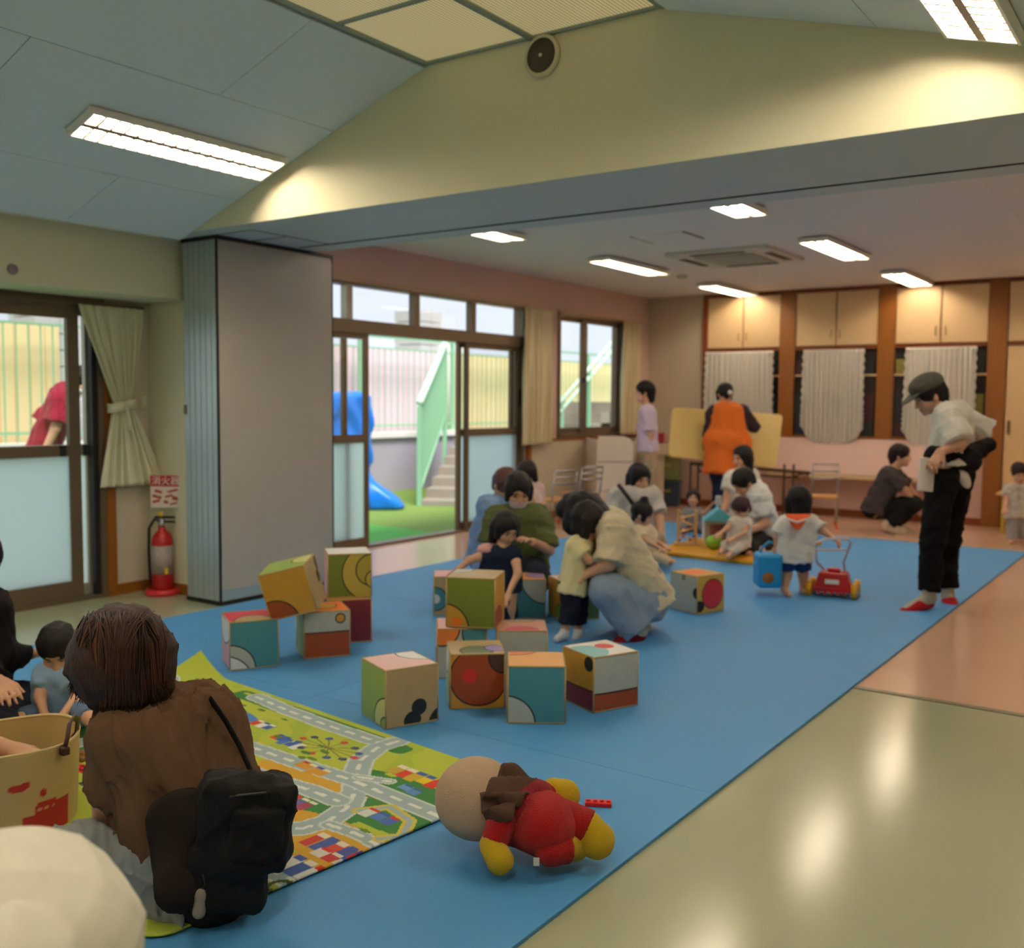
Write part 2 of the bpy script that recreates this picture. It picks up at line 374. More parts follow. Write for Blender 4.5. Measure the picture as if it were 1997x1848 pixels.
box('latch', (-5.372, 4.004, 1.20), (-5.352, 4.014, 1.26), alu, fp); box('hinge', (-5.047, 4.006, .30), (-5.040, 4.022, .44), dark, fp)
# far room shell
st(boxes('wall_left_far', [((-6.2, 5.0, 0), (XW, 5.22, ZC)), ((-6.2, 5.22, 2.31), (XW, 8.82, ZC)), ((-6.2, 8.82, 0), (XW, 9.52, ZC)),
   ((-6.2, 9.52, 2.31), (XW, 10.95, ZC)), ((-6.2, 9.52, 0), (XW, 10.95, .885)), ((-6.2, 10.95, 0), (XW, YB+.1, ZC))], pinkw))
st(box('trim_5', (XW, 5.2, 2.30), (XW+.025, 8.86, 2.335), mat('beige trim', (190, 160, 136), .5))); st(box('trim_6', (XW, 9.48, 2.30), (XW+.03, 11.0, 2.325), mat('beige trim', (190, 160, 136), .5)))
st(box('wall_dado', (XW, 8.96, .0), (XW+.012, YB, .86), beigew)); st(box('trim_7', (XW, 8.96, .86), (XW+.025, YB, .885), wood))
st(box('trim_8', (XW, 8.885, 0), (XW+.03, 8.96, 1.9), wood)); st(box('baseboard_far', (XW, 8.96, 0), (XW+.025, YB, .07), wood))
st(box('wall_back', (-6.2, YB, 0), (3.0, YB+.12, ZC), beigew)); st(box('wall_right', (2.1, -3.2, 0), (2.2, 12, 3.2), cream)); st(box('wall_front', (-6.2, -3.3, 0), (2.4, -3.2, 3.2), cream))
cf = st(box('ceiling_far', (-6.2, B1, ZC+.012), (3.0, 12.2, ZC+.06), mat('grey joint backing', (120, 130, 130), .8)))  # same grey backing behind the far ceiling boards
for x0, x1 in ((-6.2, -4.86), (-4.86, -3.04), (-3.04, -1.22), (-1.22, .6), (.6, 2.4)):
    for k in range(8):
        y0 = B1+.93*k; box('ceiling_panel', (x0+.001, y0+.001, ZC), (x1-.001, min(y0+.929, 12.1), ZC+.012), ceilw, cf)
# ------------------------------------------------------------------ sliding doors and windows
def sash(par, X, y0, y1, z0, z1, zm=None, sw=.05, d=.035, fro=True, m=alu):
    L = [((X-d/2, y0, z0), (X+d/2, y0+sw, z1)), ((X-d/2, y1-sw, z0), (X+d/2, y1, z1)), ((X-d/2, y0+sw, z0), (X+d/2, y1-sw, z0+sw*1.4)), ((X-d/2, y0+sw, z1-sw), (X+d/2, y1-sw, z1))]
    if zm: L.append(((X-d/2, y0+sw, zm-.035), (X+d/2, y1-sw, zm+.035)))
    s = boxes('sash', L, m, par)
    p = [(z0+sw*1.4, zm-.035, frost if fro else clear), (zm+.035, z1-sw, clear)] if zm else [(z0+sw, z1-sw, clear)]
    for a, b, g in p: box('pane', (X-.003, y0+sw, a), (X+.003, y1-sw, b), g, s)
    return s
dr = st(thing('door_1', 'bronze aluminium sliding doors with transom standing open onto the turf', 'sliding door', (XW, 7.0, 0)))
boxes('frame', [((XW-.1, 5.18, 1.872), (XW+.02, 8.84, 1.985)), ((XW-.1, 5.18, 2.275), (XW+.02, 8.84, 2.312)), ((XW-.1, 5.18, -.01), (XW+.015, 8.84, .02)),
   ((XW-.1, 8.79, 0), (XW+.02, 8.84, 2.3)), ((XW-.1, 5.18, 0), (XW+.02, 5.24, 2.3))], alu, dr)
for y in (6.21, 7.09, 7.95): box('transom_post', (XW-.07, y-.035, 1.98), (XW+.005, y+.035, 2.28), alu if y > 7 else alu_l, dr)
for a, b in ((5.24, 6.18), (6.24, 7.06), (7.12, 7.92), (7.98, 8.79)): box('transom_pane', (XW-.04, a, 1.98), (XW-.035, b, 2.28), clear, dr)
sash(dr, XW-.075, 5.28, 6.24, .02, 1.875, .965); sash(dr, XW-.03, 5.50, 6.46, .02, 1.875, .965)
sash(dr, XW-.075, 7.78, 8.73, .02, 1.875, .985); sash(dr, XW-.03, 7.85, 8.79, .02, 1.875, .985)
box('pull_handle', (XW-.01, 8.755, 1.25), (XW+.002, 8.78, 1.42), dark, dr)
w2 = st(thing('window_1', 'two-pane sliding window by the back corner', 'window', (XW, 10.2, .9)))
boxes('frame', [((XW-.1, 9.5, .885), (XW+.02, 10.97, .93)), ((XW-.1, 9.5, 2.26), (XW+.02, 10.97, 2.312)), ((XW-.1, 9.5, .9), (XW+.02, 9.545, 2.3)), ((XW-.1, 10.92, .9), (XW+.02, 10.97, 2.3))], alu, w2)
sash(w2, XW-.07, 9.54, 10.24, .93, 2.265); sash(w2, XW-.03, 10.05, 10.92, .93, 2.265); box('latch', (XW-.01, 10.06, 1.52), (XW+.01, 10.085, 1.58), dark, w2)
nd = st(thing('door_2', 'bronze aluminium sliding door with frosted lower panes at the left edge', 'sliding door', (XN, 2.5, 0)))
boxes('frame', [((XN-.12, .2, 1.865), (XN+.02, 3.79, 1.95)), ((XN-.12, .2, -.01), (XN+.015, 3.79, .025)), ((XN-.12, 3.735, 0), (XN+.02, 3.785, 1.9))], alu, nd)
sash(nd, XN-.03, 1.75, 3.625, .025, 1.87, .965, .075); sash(nd, XN-.08, 2.3, 3.745, .025, 1.87, .965, .05, m=alu_l); sash(nd, XN-.08, .25, 1.9, .025, 1.87, .965, .06)
box('track_gap', (XN-.03, 3.70, 0), (XN+.005, 3.735, 1.87), dark, nd)
for y in (3.50, 3.66): box('rail_end', (XN-.015, y-.018, .93), (XN+.002, y+.018, 1.0), dark, nd)
# ------------------------------------------------------------------ outside terrace
turf = mat('green artificial turf', (122, 150, 62), .9, var=.25, scale=60, bump=.6, bscale=300); turf2 = mat('bright green turf tiles', (92, 178, 76), .9, var=.2, scale=60, bump=.6, bscale=300)
st(box('ground', (-40, -10, -.3), (-6.12, 40, -.12), turf))
st(plate('ground_turf_tiles', [(-6.15, 4, -.115), (-6.15, 9.2, -.115), fl(905, 1048, -.115), fl(722, 1022, -.115), (-9.2, 8.2, -.115), (-9.2, 4, -.115)][::-1], .004, turf2))
st(box('sill_outside', (-6.2, 5.1, -.13), (-6.12, 9, .0), mat('concrete', (168, 164, 156), .9, var=.1, bump=.3)))
conc = mat('concrete', (168, 164, 156), .9, var=.1, bump=.3)
pur = mat('lavender-grey painted parapet', (168, 160, 172), .8, var=.06)
st(box('wall_parapet', (-10.7, 0, -.2), (-10.5, 26, .72), pur)); st(box('wall_parapet_cap', (-10.76, 0, .72), (-10.44, 26, .80), mat('pale concrete cap', (224, 220, 214), .9, var=.06)))
gr = mat('light green painted steel', (140, 190, 150), .5, var=.05)
fe = thing('green_fence', 'light green railing fence along the terrace parapet', 'fence', (-10.65, 10, .80))
box('top_rail', (-10.67, 0, 2.26), (-10.63, 26, 2.30), gr, fe); box('mid_rail', (-10.665, 0, 2.09), (-10.635, 26, 2.115), gr, fe); box('low_rail', (-10.665, 0, .89), (-10.635, 26, .92), gr, fe)
y = 3.0
while y < 22:
    big = abs((y-4.4) % 2.24) < .1
    box('bar' if not big else 'post', (-10.657 if not big else -10.68, y-.006 if not big else y-.03, .80), (-10.643 if not big else -10.62, y+.006 if not big else y+.03, 2.1 if not big else 2.28), gr, fe); y += .14
yel = mat('cream-yellow siding', (250, 224, 170), .8, var=.04); pk = mat('pale pink siding', (240, 210, 220), .8, var=.04)
for nm, lab, y0, y1, mm in (('siding_screen', 'cream-yellow siding screen behind the fence, left of the terrace', 2.0, 6.5, yel), ('siding_screen', 'pale pink siding screen behind the fence', 9.85, 13.4, pk), ('siding_screen', 'cream-yellow siding screen behind the fence beyond the stairs', 13.85, 24.0, yel)):
    s = thing(nm, lab, 'screen', (-11.0, (y0+y1)/2, -.12)); y = y0
    while y < y1-.02:
        box('siding_board', (-11.02, y+.008, -.12), (-10.98, min(y+.172, y1), 2.12), mm, s); y += .18
blk = mat('grey concrete block', (196, 194, 192), .9, var=.08, bump=.3)
for lab, y0, y1, X0, zt in (('grey block pillar behind the fence by the yellow screen', 6.55, 7.2, -11.9, 2.85), ('pale block pillar behind the outdoor stairs', 13.4, 14.0, -11.7, 2.7)):
    s = thing('block_pillar', lab, 'pillar', (X0, (y0+y1)/2, -.12)); z = -.12; k = 0
    while z < zt:
        for j in range(2):
            a = y0+(y1-y0)*j/2; box('block', (X0-.3, a+.006, z+.005), (X0+.3, a+(y1-y0)/2-.006, z+.19), blk, s)
        z += .2; k += 1
stp = thing('outdoor_stairs', 'grey concrete outdoor stairs with light green railing', 'stairs', (-8.6, 10.2, -.12))
stair_c = mat('weathered concrete steps', (150, 140, 126), .9, var=.15, scale=8, bump=.3)
sA = fl(818, 986, -.12); sd_ = np.array([-.47, .883, 0]); sp_ = np.array([.883, .47, 0]); RS = np.stack([sp_, sd_, [0, 0, 1.]], 1)
for k in range(7):
    zt_s = .01+k*.125; obox('step', sA+sp_*.68+sd_*(.43*k+.35)+[0, 0, (zt_s)/2], (1.36, .70, zt_s+.12), RS, stair_c, stp)
hrm = mat('pale green handrail', (206, 238, 208), .5)
r0 = sA+np.array([0, 0, 1.39]); r1 = onX(868, 668, -9.95); sAz = sA*[1, 1, 0]
tube('handrail', [r0, r1], .05, hrm, stp, 8); tube('low_rail', [sA+[0, 0, .2], r1*[1, 1, 0]+[0, 0, 1.05]], .025, gr, stp, 6)
obox('rail_post', sA+[0, 0, .64], (.06, .06, 1.4), RS, gr, stp); obox('rail_post', r1*[1, 1, 0]+[0, 0, 1.05], (.06, .06, 2.3), RS, gr, stp)
for k in range(1, 24):
    q = r0+(r1-r0)*k/24; zb = .08+(.95)*k/24; obox('baluster', np.array([q[0], q[1], (zb+q[2])/2]), (.022, .022, q[2]-zb), RS, gr, stp)
uf = np.array([-8.0, 12.65, 1.28]); ug = np.array([-8.0, 14.25, 2.32])
for dz in (0, -.14): tube('upper_handrail', [uf+[0, -.05, dz], ug+[0, .3, dz+.2]], .03, hrm, stp, 8)
for k in range(3): q = uf+(ug-uf)*k/2; box('upper_post', q*[1, 1, 0]+[-.025, -.025, -.12], q+[.025, .025, 0], gr, stp)
for k in range(6): box('upper_step', (-9.2, 12.8+k*.28, -.12), (-8.05, 13.5+k*.28, .45+k*.17), stair_c, stp)
# blue tarpaulin over stored things
tp = Soft(.12); a0 = fl(690, 975, -.12)
tc = np.array([-9.25, 9.25, 0.])
tp.box(tc+[0, -.55, .63], (.22, .85, .68), rd=.08); tp.cone(tc+[.1, .2, .2], tc+[.35, .45, -.1], .22, .28); tp.cone(tc+[.1, -.4, .05], tc+[.3, -.4, -.1], .25, .3); tp.cone(tc+[.1, -1.2, .05], tc+[.3, -1.3, -.1], .25, .3)
to = soft('blue_tarp', tp, .035, mat('blue tarpaulin', (20, 120, 222), .35, var=.08), None, lambda X, Y, Z: .035*np.sin(9*Y+4*np.sin(3*Z))*np.clip(1.1-Z, .1, 1)+.02*np.sin(14*Z+6*np.sin(4*Y)+5*X), planes=[((0, 0, -.119), (0, 0, -1))])
tag(to, 'blue tarpaulin draped over stored things on the terrace', 'tarp')
tank = lathe('water_tank', [(.01, 3.9), (.75, 3.85), (1.0, 3.6), (1.02, 0)][::-1], onX(865, 700, -24)*[1, 1, 0]+[0, 0, -.12], mat('pale grey tank', (206, 200, 196), .6), None, 24)
tag(tank, 'pale domed water tank far beyond the fence', 'tank')
# ================================================================== CEILING FIXTURES
tube_near = emit('fluorescent tube near room', (255, 236, 206), LAMP*8.2)
tube_far = emit('fluorescent tube far room', (255, 236, 206), LAMP*3.1)
refl = mat('white lamp reflector', (238, 232, 224), .4, var=.01); louvre = mat('satin louvre', (170, 150, 136), .5, var=.01)
def fixture(name, label, P, U, V, L, Wd, group, cells=16, depth=.028):
    tubem = tube_near if cells else tube_far; lv = louvre if cells else refl
    """P centre on ceiling, U unit long axis, V unit short axis"""
    P, U, V = (np.array(v, float) for v in (P, U, V)); N = np.cross(U, V); N = N if N[2] > 0 else -N
    P = P-N*(depth+.004); R = np.stack([U, V, N], 1); t = thing(name, label, 'ceiling light', P, group)
    def b(nm, u, v, n, su, sv, sn, m, par=t): return obox(nm, P+U*u+V*v+N*n, (su, sv, sn), R, m, par)
    b('back_plate', 0, 0, depth, L, Wd, .004, refl)
    for s in (-1, 1):
        b('frame_side', 0, s*Wd/2, depth/2-.004, L+.03, .012, depth+.008, refl); b('frame_end', s*L/2, 0, depth/2-.004, .012, Wd, depth+.008, refl)
    for s in (-1, 1):
        tube('lamp_tube', [P+U*(-L/2+.04)+V*s*Wd*.25+N*(depth*.6), P+U*(L/2-.04)+V*s*Wd*.25+N*(depth*.62)], .009, tubem, t, 8)
    b('spine', 0, 0, .002, L, .03, .016, lv)
    if cells:
        for i in range(1, cells): b('louvre_blade', -L/2+L*i/cells, 0, .001, .012, Wd-.01, .014, lv)
    return t
NL = np.array([-1, 0, -SL]); NL /= np.linalg.norm(NL); NR = np.array([1, 0, -SR]); NR /= np.linalg.norm(NR)
fixture('ceiling_light', 'louvred fluorescent fitting on the left ceiling slope by the beam', (-4.29, 3.225, zl(-4.29)-.015), (0, 1, 0), NL, 1.13, .21, 'recessed ceiling lights')
fixture('ceiling_light', 'louvred fluorescent fitting on the right ceiling slope by the beam', (-.70, 3.2, zr(-.70)-.015), (0, 1, 0), NR, 1.13, .24, 'recessed ceiling lights')
for x, y, zf, nn, wh in ((-4.29, .6, zl, NL, 'left slope'), (-.70, .6, zr, NR, 'right slope'), (-4.29, -1.6, zl, NL, 'rear left slope'), (-.70, -1.6, zr, NR, 'rear right slope')):  # unseen fittings added to raise the ambient light in the near room
    fixture('ceiling_light', 'added unseen louvred fitting on the %s behind the viewpoint, brightening the near room' % wh, (x, y, zf(x)-.015), (0, 1, 0), nn, 1.13, .24, 'recessed ceiling lights')
WHERE = {(-4.70, 6.08): 'in the far ceiling beside the window wall, nearest the beam', (-4.70, 8.65): 'in the far ceiling in front of the sliding doors', (-4.70, 11.03): 'in the far ceiling above the yellow board',
         (-2.70, 6.10): 'in the middle of the far ceiling, nearest the beam', (-2.70, 8.60): 'in the far ceiling beside the air conditioner', (-2.70, 11.0): 'in the far ceiling close to the cabinets'}
for (x, y), wh in WHERE.items():
    fixture('ceiling_light', 'long fluorescent fitting '+wh, (x, y, ZC-.012), (0, 1, 0), (1, 0, 0), 1.2, .23, 'recessed ceiling lights', cells=0)
for x, y, wh in ((-.7, 6.1, 'nearest the beam'), (-.7, 8.6, 'in the middle'), (-.7, 11.0, 'closest to the cabinets')):
    fixture('ceiling_light', 'fluorescent fitting of the right-hand far row, '+wh, (x, y, ZC-.012), (0, 1, 0), (1, 0, 0), 1.2, .23, 'recessed ceiling lights', cells=0)
ac = thing('air_conditioner', 'beige four-way cassette air conditioner in the far ceiling', 'air conditioner', (-3.65, 8.70, ZC))
acm = mat('beige grille plastic', (206, 200, 186), .5); R0 = rotz(0)
box('housing', (-4.13, 8.22, ZC-.035), (-3.17, 9.18, ZC+.005), acm, ac, .01)
box('intake_grille', (-3.93, 8.42, ZC-.043), (-3.37, 8.98, ZC-.033), mat('grille shade', (150, 140, 118), .6), ac, .004)
for k in range(9): box('grille_slat', (-3.92, 8.44+k*.062, ZC-.049), (-3.38, 8.45+k*.062, ZC-.041), acm, ac)
for lo, hi in (((-3.9, 8.26), (-3.4, 8.33)), ((-3.9, 9.07), (-3.4, 9.14)), ((-4.09, 8.45), (-4.02, 8.95)), ((-3.28, 8.45), (-3.21, 8.95))):
    box('air_outlet', (*lo, ZC-.041), (*hi, ZC-.032), mat('dark outlet', (58, 54, 50), .6), ac)
ht = thing('ceiling_hatch', 'white ceiling access hatch with thin dark seams', 'hatch', (-3.72, 7.46, ZC))
box('panel', (-3.94, 7.27, ZC-.006), (-3.50, 7.65, ZC), ceilw, ht)
for x in (-3.95, -3.49): box('seam', (x-.006, 7.26, ZC-.007), (x+.006, 7.66, ZC+.001), alu, ht)
tag(lathe('smoke_detector', [(.06, 0), (.055, -.03), (.03, -.045), (.005, -.05)], (-4.69, 9.77, ZC), acm, None, 20), 'round smoke detector on the far ceiling', 'smoke detector')
tag(lathe('smoke_detector', [(.06, 0), (.055, -.03), (.03, -.045), (.005, -.05)], (-4.27, 2.22, zl(-4.27)-.013), acm, None, 20), 'round detector on the sloped ceiling at the left edge', 'smoke detector')
spk = thing('wall_speaker', 'round wall speaker with dark grille on the gable beam', 'speaker', (-2.57, B0, 2.80))
sc = onY(1059, 110, B0); lathe('rim', [(.072, 0), (.094, .002), (.096, .012), (.088, .022), (.077, .02), (.076, .0)], sc, mat('cream speaker rim', (206, 198, 170), .5), spk, 32, (0, -1, 0), cap=False)
lathe('grille', [(.078, .0), (.078, .016), (.03, .02), (.004, .021)], sc, mat('dark speaker mesh', (70, 62, 52), .6, bump=.5, bscale=600), spk, 32, (0, -1, 0)); lathe('centre_cap', [(.009, .018), (.009, .024), (.002, .025)], sc, acm, spk, 12, (0, -1, 0))
tag(lathe('round_plug', [(.03, 0), (.028, .008), (.004, .01)], onX(24, 525, -5.45), mat('mauve plastic', (150, 128, 140), .5), None, 16, (1, 0, 0)), 'small mauve round plug on the bulkhead', 'wall plug')
sw = thing('light_switch', 'cream wall switch beside the tied curtain', 'switch', onX(280, 781, XN)); p = onX(280, 781, XN)
box('cover', p+[0, -.035, -.06], p+[.01, .035, .06], mat('cream switch plate', (206, 198, 160), .5), sw, .003); box('rocker', p+[.008, -.012, -.03], p+[.014, .012, .03], white, sw, .002)
# ================================================================== CURTAINS
def curtain(name, label, org, U, Nn, wf, cf_, z0, z1, m, nf, amp=.03, nu=150, nv=50, frill=0, hem=None, tie=None):
    """org point on the rail, U along the rail, Nn into the room; wf/cf_ width and centre as functions of v (0 top .. 1 hem)"""
    U, Nn, org = np.array(U, float), np.array(Nn, float), np.array(org, float); P = np.zeros((nv, nu, 3))
    for i in range(nv):
        v = i/(nv-1)
        for j in range(nu):
            u = j/(nu-1); wd = wf(v); x = cf_(v)+(u-.5)*wd; a = amp*min(1, .5+v)
            d = a*math.sin(2*math.pi*nf*u+.6*math.sin(7*u)+.5*math.sin(3*v+9*u))+a*.35*math.sin(2*math.pi*nf*2.3*u+1.1+2*v)
            if frill and (u < .06 or u > .94 or v > .95): d += .012*math.sin(90*v if v <= .95 else 140*u); x += .008*math.sin(70*v)
            zz = z1+(z0-z1)*v+(hem(u)*max(0, v-.6)/.4 if hem else 0)
            P[i, j] = org+U*x+Nn*(.02+amp+d); P[i, j, 2] = zz
    t = thing(name, label, 'curtain', (org[0], org[1], z0)); grid_mesh('cloth', P, m, t, thick=.003)
    return t
ccur = mat('cream curtain cloth', (222, 220, 190), .85, var=.04, sheen=.2); bcur = mat('beige curtain cloth', (214, 198, 160), .85, var=.04, sheen=.2)
T = .545
wt = lambda v: .62-.47*(v/T)**1.2 if v < T else .15+.52*((v-T)/(1-T))**.8
ct = lambda v: .0+.07*(v/T) if v < T else .07+.07*((v-T)/(1-T))
yA, yB = onX(150, 600, XN+.06)[1], onX(275, 600, XN+.06)[1]
zt0, zt1 = onX(240, 947, XN+.06)[2], onX(200, 597, XN+.06)[2]
tcur = curtain('tied_curtain', 'cream curtain gathered by a tieback at the left door', (XN+.03, (yA+yB)/2, 0), (0, 1, 0), (1, 0, 0), lambda v: wt(v)*(yB-yA)/.62, ct, zt0, zt1, ccur, 7, .024)
vy = (yA+yB)/2+.07; zT = zt1+(zt0-zt1)*T
tp_ = []
for k in range(25):
    th = 2*math.pi*k/24; tp_.append((XN+.05+.055*math.cos(th)+.01, vy+.095*math.sin(th), zT+.02*math.sin(th)))
V = np.array([[(p[0], p[1], p[2]+dz) for p in tp_] for dz in (-.03, .03)]); grid_mesh('tieback', V, ccur, tcur, thick=.006)
tube('tie_tail', [(XN+.12, vy, zT-.02), (XN+.125, vy+.01, zT-.09), (XN+.12, vy+.012, zT-.16)], .012, ccur, tcur, 6)
box('curtain_rail', (XN+.02, 1.0, zt1-.005), (XN+.05, yB+.03, zt1+.02), alu, tcur)
y0, y1 = onX(1015, 700, XW+.06)[1], onX(1074, 700, XW+.06)[1]; z0 = onX(1040, 866, XW+.06)[2]
curtain('straight_curtain', 'beige curtain hanging at the right of the sliding doors', (XW+.03, (y0+y1)/2, 0), (0, 1, 0), (1, 0, 0), lambda v: (y1-y0)*(.92+.1*v), lambda v: 0, z0, 2.29, bcur, 5, .04)
y0, y1 = onX(1207, 700, XW+.06)[1], onX(1246, 700, XW+.06)[1]
curtain('straight_curtain', 'beige curtain gathered beside the corner window', (XW+.03, (y0+y1)/2, 0), (0, 1, 0), (1, 0, 0), lambda v: (y1-y0)*(.85+.15*v), lambda v: 0, onX(1225, 845, XW)[2], 2.29, bcur, 4, .04)
# ================================================================== CABINET WALL
door_m = mat('cream laminate door', (222, 188, 142), .45, var=.03); wood_r = mat('red-brown varnished trim', (124, 58, 18), .4, var=.15, scale=9, stretch=(6, 6, .6))
CF_ = YB-.02
X_ = lambda px: onY(px, 640, CF_)[0]
post = [(1373, 1381), (1523, 1553), (1714, 1747), (1929, 1966)]
def cab(name, label, xa, xb, doors=2):
    t = thing(name, label, 'cabinet', ((xa+xb)/2, CF_, 1.95), 'overhead cabinets')
    box('carcass', (xa, CF_, 1.95), (xb, CF_+.02, 2.61), wood_r, t)
    w = (xb-xa)/doors
    for k in range(doors):
        d = box('door', (xa+w*k+.008, CF_-.022, 1.975), (xa+w*(k+1)-.008, CF_, 2.592), door_m, t, .003); LOC[d.name] = LOC[t.name]
        hx = xa+w*(k+1)-.05 if k == 0 else xa+w*k+.05
        if doors == 1: hx = xa+.07
        tube('handle', [(hx, CF_-.022, 2.06), (hx, CF_-.045, 2.065), (hx, CF_-.045, 2.145), (hx, CF_-.022, 2.15)], .005, mat('bronze handle', (120, 96, 66), .4, metal=.6), d, 6)
xs = [(X_(1381), X_(1523)), (X_(1553), X_(1714)), (X_(1747), X_(1929)), (X_(1966), X_(1966)+.95)]
cab('overhead_cabinet', 'cream double-door overhead cabinet nearest the window corner', *xs[0]); cab('overhead_cabinet', 'cream double-door overhead cabinet between the two middle posts', *xs[1])
cab('overhead_cabinet', 'cream double-door overhead cabinet above the curtain behind the person in the cap', *xs[2]); cab('overhead_cabinet', 'cream overhead cabinet cut off by the right edge', *xs[3])
wp = [(X_(1373), X_(1381), .92), (X_(1523), X_(1553), .92), (X_(1714), X_(1747), .92), (X_(1929), X_(1966), .0)]
for i, (a, b, z) in enumerate(wp): st(box('trim_%d' % (9+i), (a, CF_-.035, z), (b, CF_+.02, 2.625), wood if i else wood_r))
st(box('trim_13', (wp[0][0], CF_-.03, 2.61), (2, CF_+.02, 2.64), wood_r)); st(box('trim_14', (wp[0][0], CF_-.03, 1.93), (wp[3][0], CF_+.02, 1.955), wood_r)); st(box('trim_15', (wp[0][0], CF_-.05, .905), (wp[3][0], CF_+.02, .93), wood)); st(box('trim_16', (wp[3][1], CF_-.03, 1.93), (2, CF_+.02, 1.955), wood_r))
LABS = ['nearest the window corner', 'between the two middle wooden posts', 'behind the person in the cap']
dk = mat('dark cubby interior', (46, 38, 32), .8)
lace = mat('greyish white frilled cloth', (206, 200, 190), .9, var=.04, sheen=.2)
items = [(70, 34, 36), (36, 34, 38), (130, 120, 52), (36, 42, 60), (120, 108, 98), (40, 46, 44)]
for i, (a, b) in enumerate(xs[:3]):
    t = thing('cubby_shelf', 'dark open cubby with a shelf '+LABS[i], 'shelf', ((a+b)/2, CF_, .93), 'open cubbies under the cabinets')
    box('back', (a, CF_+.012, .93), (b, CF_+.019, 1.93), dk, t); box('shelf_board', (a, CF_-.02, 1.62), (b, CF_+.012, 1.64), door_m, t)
    for sd, xx in ((0, a+.02), (1, b-.16)):
        if i == 0 and sd == 0: continue
        for k, (zb, hh) in enumerate(((.932, .16), (1.10, .32), (1.645, .16))):
            o = box('storage_box', (xx, CF_-.015, zb), (xx+.13, CF_+.011, zb+hh), mat('stored item %d' % ((i*2+sd+k) % 6), items[(i*2+sd+k*2) % 6], .7))
            tag(o, '%s stored item, %s of the cubby %s' % (('low', 'tall', 'upper')[k], ('left', 'right')[sd], LABS[i]), 'storage item', 'things kept in the cubbies')
    wd = (b-a); full = [(.96, -.02), (.76, 0.0), (.78, .02)][i]
    hem = (lambda u: .0) if i == 0 else (lambda u: .22*abs(2*u-1)**4)
    zb = [.80, .83, .80][i]
    curtain('frilled_curtain', 'grey-white frilled curtain over the cubby '+LABS[i], ((a+b)/2+full[1], CF_-.055, 0), (1, 0, 0), (0, -1, 0), lambda v, w=wd*full[0]: w*(.97+.03*v), lambda v: 0, zb, 1.925, lace, 13, .014, 140, 40, 1, hem)
cd = thing('closet_door', 'tall cream closet door at the right edge of the back wall', 'door', (X_(1966)+.45, CF_, 0)); box('leaf', (X_(1966)+.01, CF_-.02, .08), (X_(1966)+.93, CF_+.015, 1.925), door_m, cd, .003); box('lock_plate', (X_(1966)+.035, CF_-.03, 1.0), (X_(1966)+.065, CF_-.018, 1.14), mat('bronze handle', (120, 96, 66), .4, metal=.6), cd, .002)
st(box('wall_back_lower', (X_(1300), CF_-.005, 0), (wp[3][0], CF_+.02, .905), pinkw)); st(box('baseboard_back', (-6.07, CF_-.02, 0), (wp[3][0], CF_, .08), wood_r))
lg = thing('wall_ledge', 'long cream ledge with pink sloping panel along the back wall under the curtains', 'ledge', (-3.6, CF_-.2, 0))
xa, xb = -4.3, -2.3
plate('panel', [(xa, CF_-.30, .50), (xb, CF_-.30, .50), (xb, CF_-.06, .90), (xa, CF_-.06, .90)], .02, pinkw, lg); box('ledge_board', (xa, CF_-.33, .455), (xb, CF_-.005, .49), mat('cream ledge board', (222, 196, 150), .45), lg, .004)
# ================================================================== MATS AND RUG
bl = mat('blue foam mat', (70, 144, 206), .55, var=.06, scale=2.5, bump=.12, bscale=500)
MX0, MX1, MY0, MY1, MT = -5.0, -1.30, -.6, 9.78, .012
fm = thing('blue_floor_mat', 'large blue foam mat covering the middle of the floor', 'floor mat', ((MX0+MX1)/2, 4.5, 0))
cuts = [MY0, 1.2, 3.02, 4.84, 6.66, 8.3, MY1]
for y0, y1 in zip(cuts[:-1], cuts[1:]):
    for x0, x1 in ((MX0, -3.15), (-3.15, MX1)): box('mat_section', (x0+.001, y0+.001, 0), (x1-.001, y1-.001, MT), bl, fm, .002)
RU = rotz(-6.5); RC = np.array([-1.84, 2.715, 0]); RW, RH = 2.02, 1.36           # far right corner, length to the left, width to the front
def rug_uv(px, py):
    q = RU.T@(fl(px, py, MT+.004)-RC); return -q[0], -q[1]                        # u from the right edge, v from the far edge
NU, NV = 420, 284
uu, vv = np.meshgrid(np.linspace(0, RW, NU), np.linspace(0, RH, NV)); L3 = lambda c: np.array(lin(c)[:3])
pc = np.zeros((NV, NU, 3)); lime, lime2, dkg = L3((176, 190, 66)), L3((150, 176, 62)), L3((62, 128, 68))
ns = sum(np.sin(a*uu+b*vv+c) for a, b, c in ((9, 5, 0), (-7, 11, 2), (17, -13, 1), (23, 19, 4)))/4
pc[:] = lime*(.5+.5*(ns > -.2)[..., None])+lime2*(.5*(ns <= -.2)[..., None])
def seg_d(pts):
    d = np.full(uu.shape, 9.)
    L = np.zeros(uu.shape); acc = 0
    for (a, b), (c, e) in zip(pts[:-1], pts[1:]):
        w_, h_ = c-a, e-b; l2 = w_*w_+h_*h_+1e-9; t = np.clip(((uu-a)*w_+(vv-b)*h_)/l2, 0, 1); q = np.hypot(uu-a-t*w_, vv-b-t*h_)
        L = np.where(q < d, acc+t*math.sqrt(l2), L); d = np.minimum(d, q); acc += math.sqrt(l2)
    return d, L
def blob(cx, cy, rx, ry, col, p=2):
    m = (np.abs((uu-cx)/rx)**p+np.abs((vv-cy)/ry)**p) < 1; pc[m] = L3(col)
def rect(cx, cy, rx, ry, col): blob(cx, cy, rx, ry, col, 30)
G = [rug_uv(*q) for q in ((800, 1490), (870, 1500), (860, 1560), (730, 1500))]
blob(.2, .42, .34, .17, (52, 118, 58), 3); blob(*rug_uv(600, 1560), .26, .16, (52, 118, 58), 2.5); blob(1.05, .08, .55, .05, (52, 118, 58), 6)
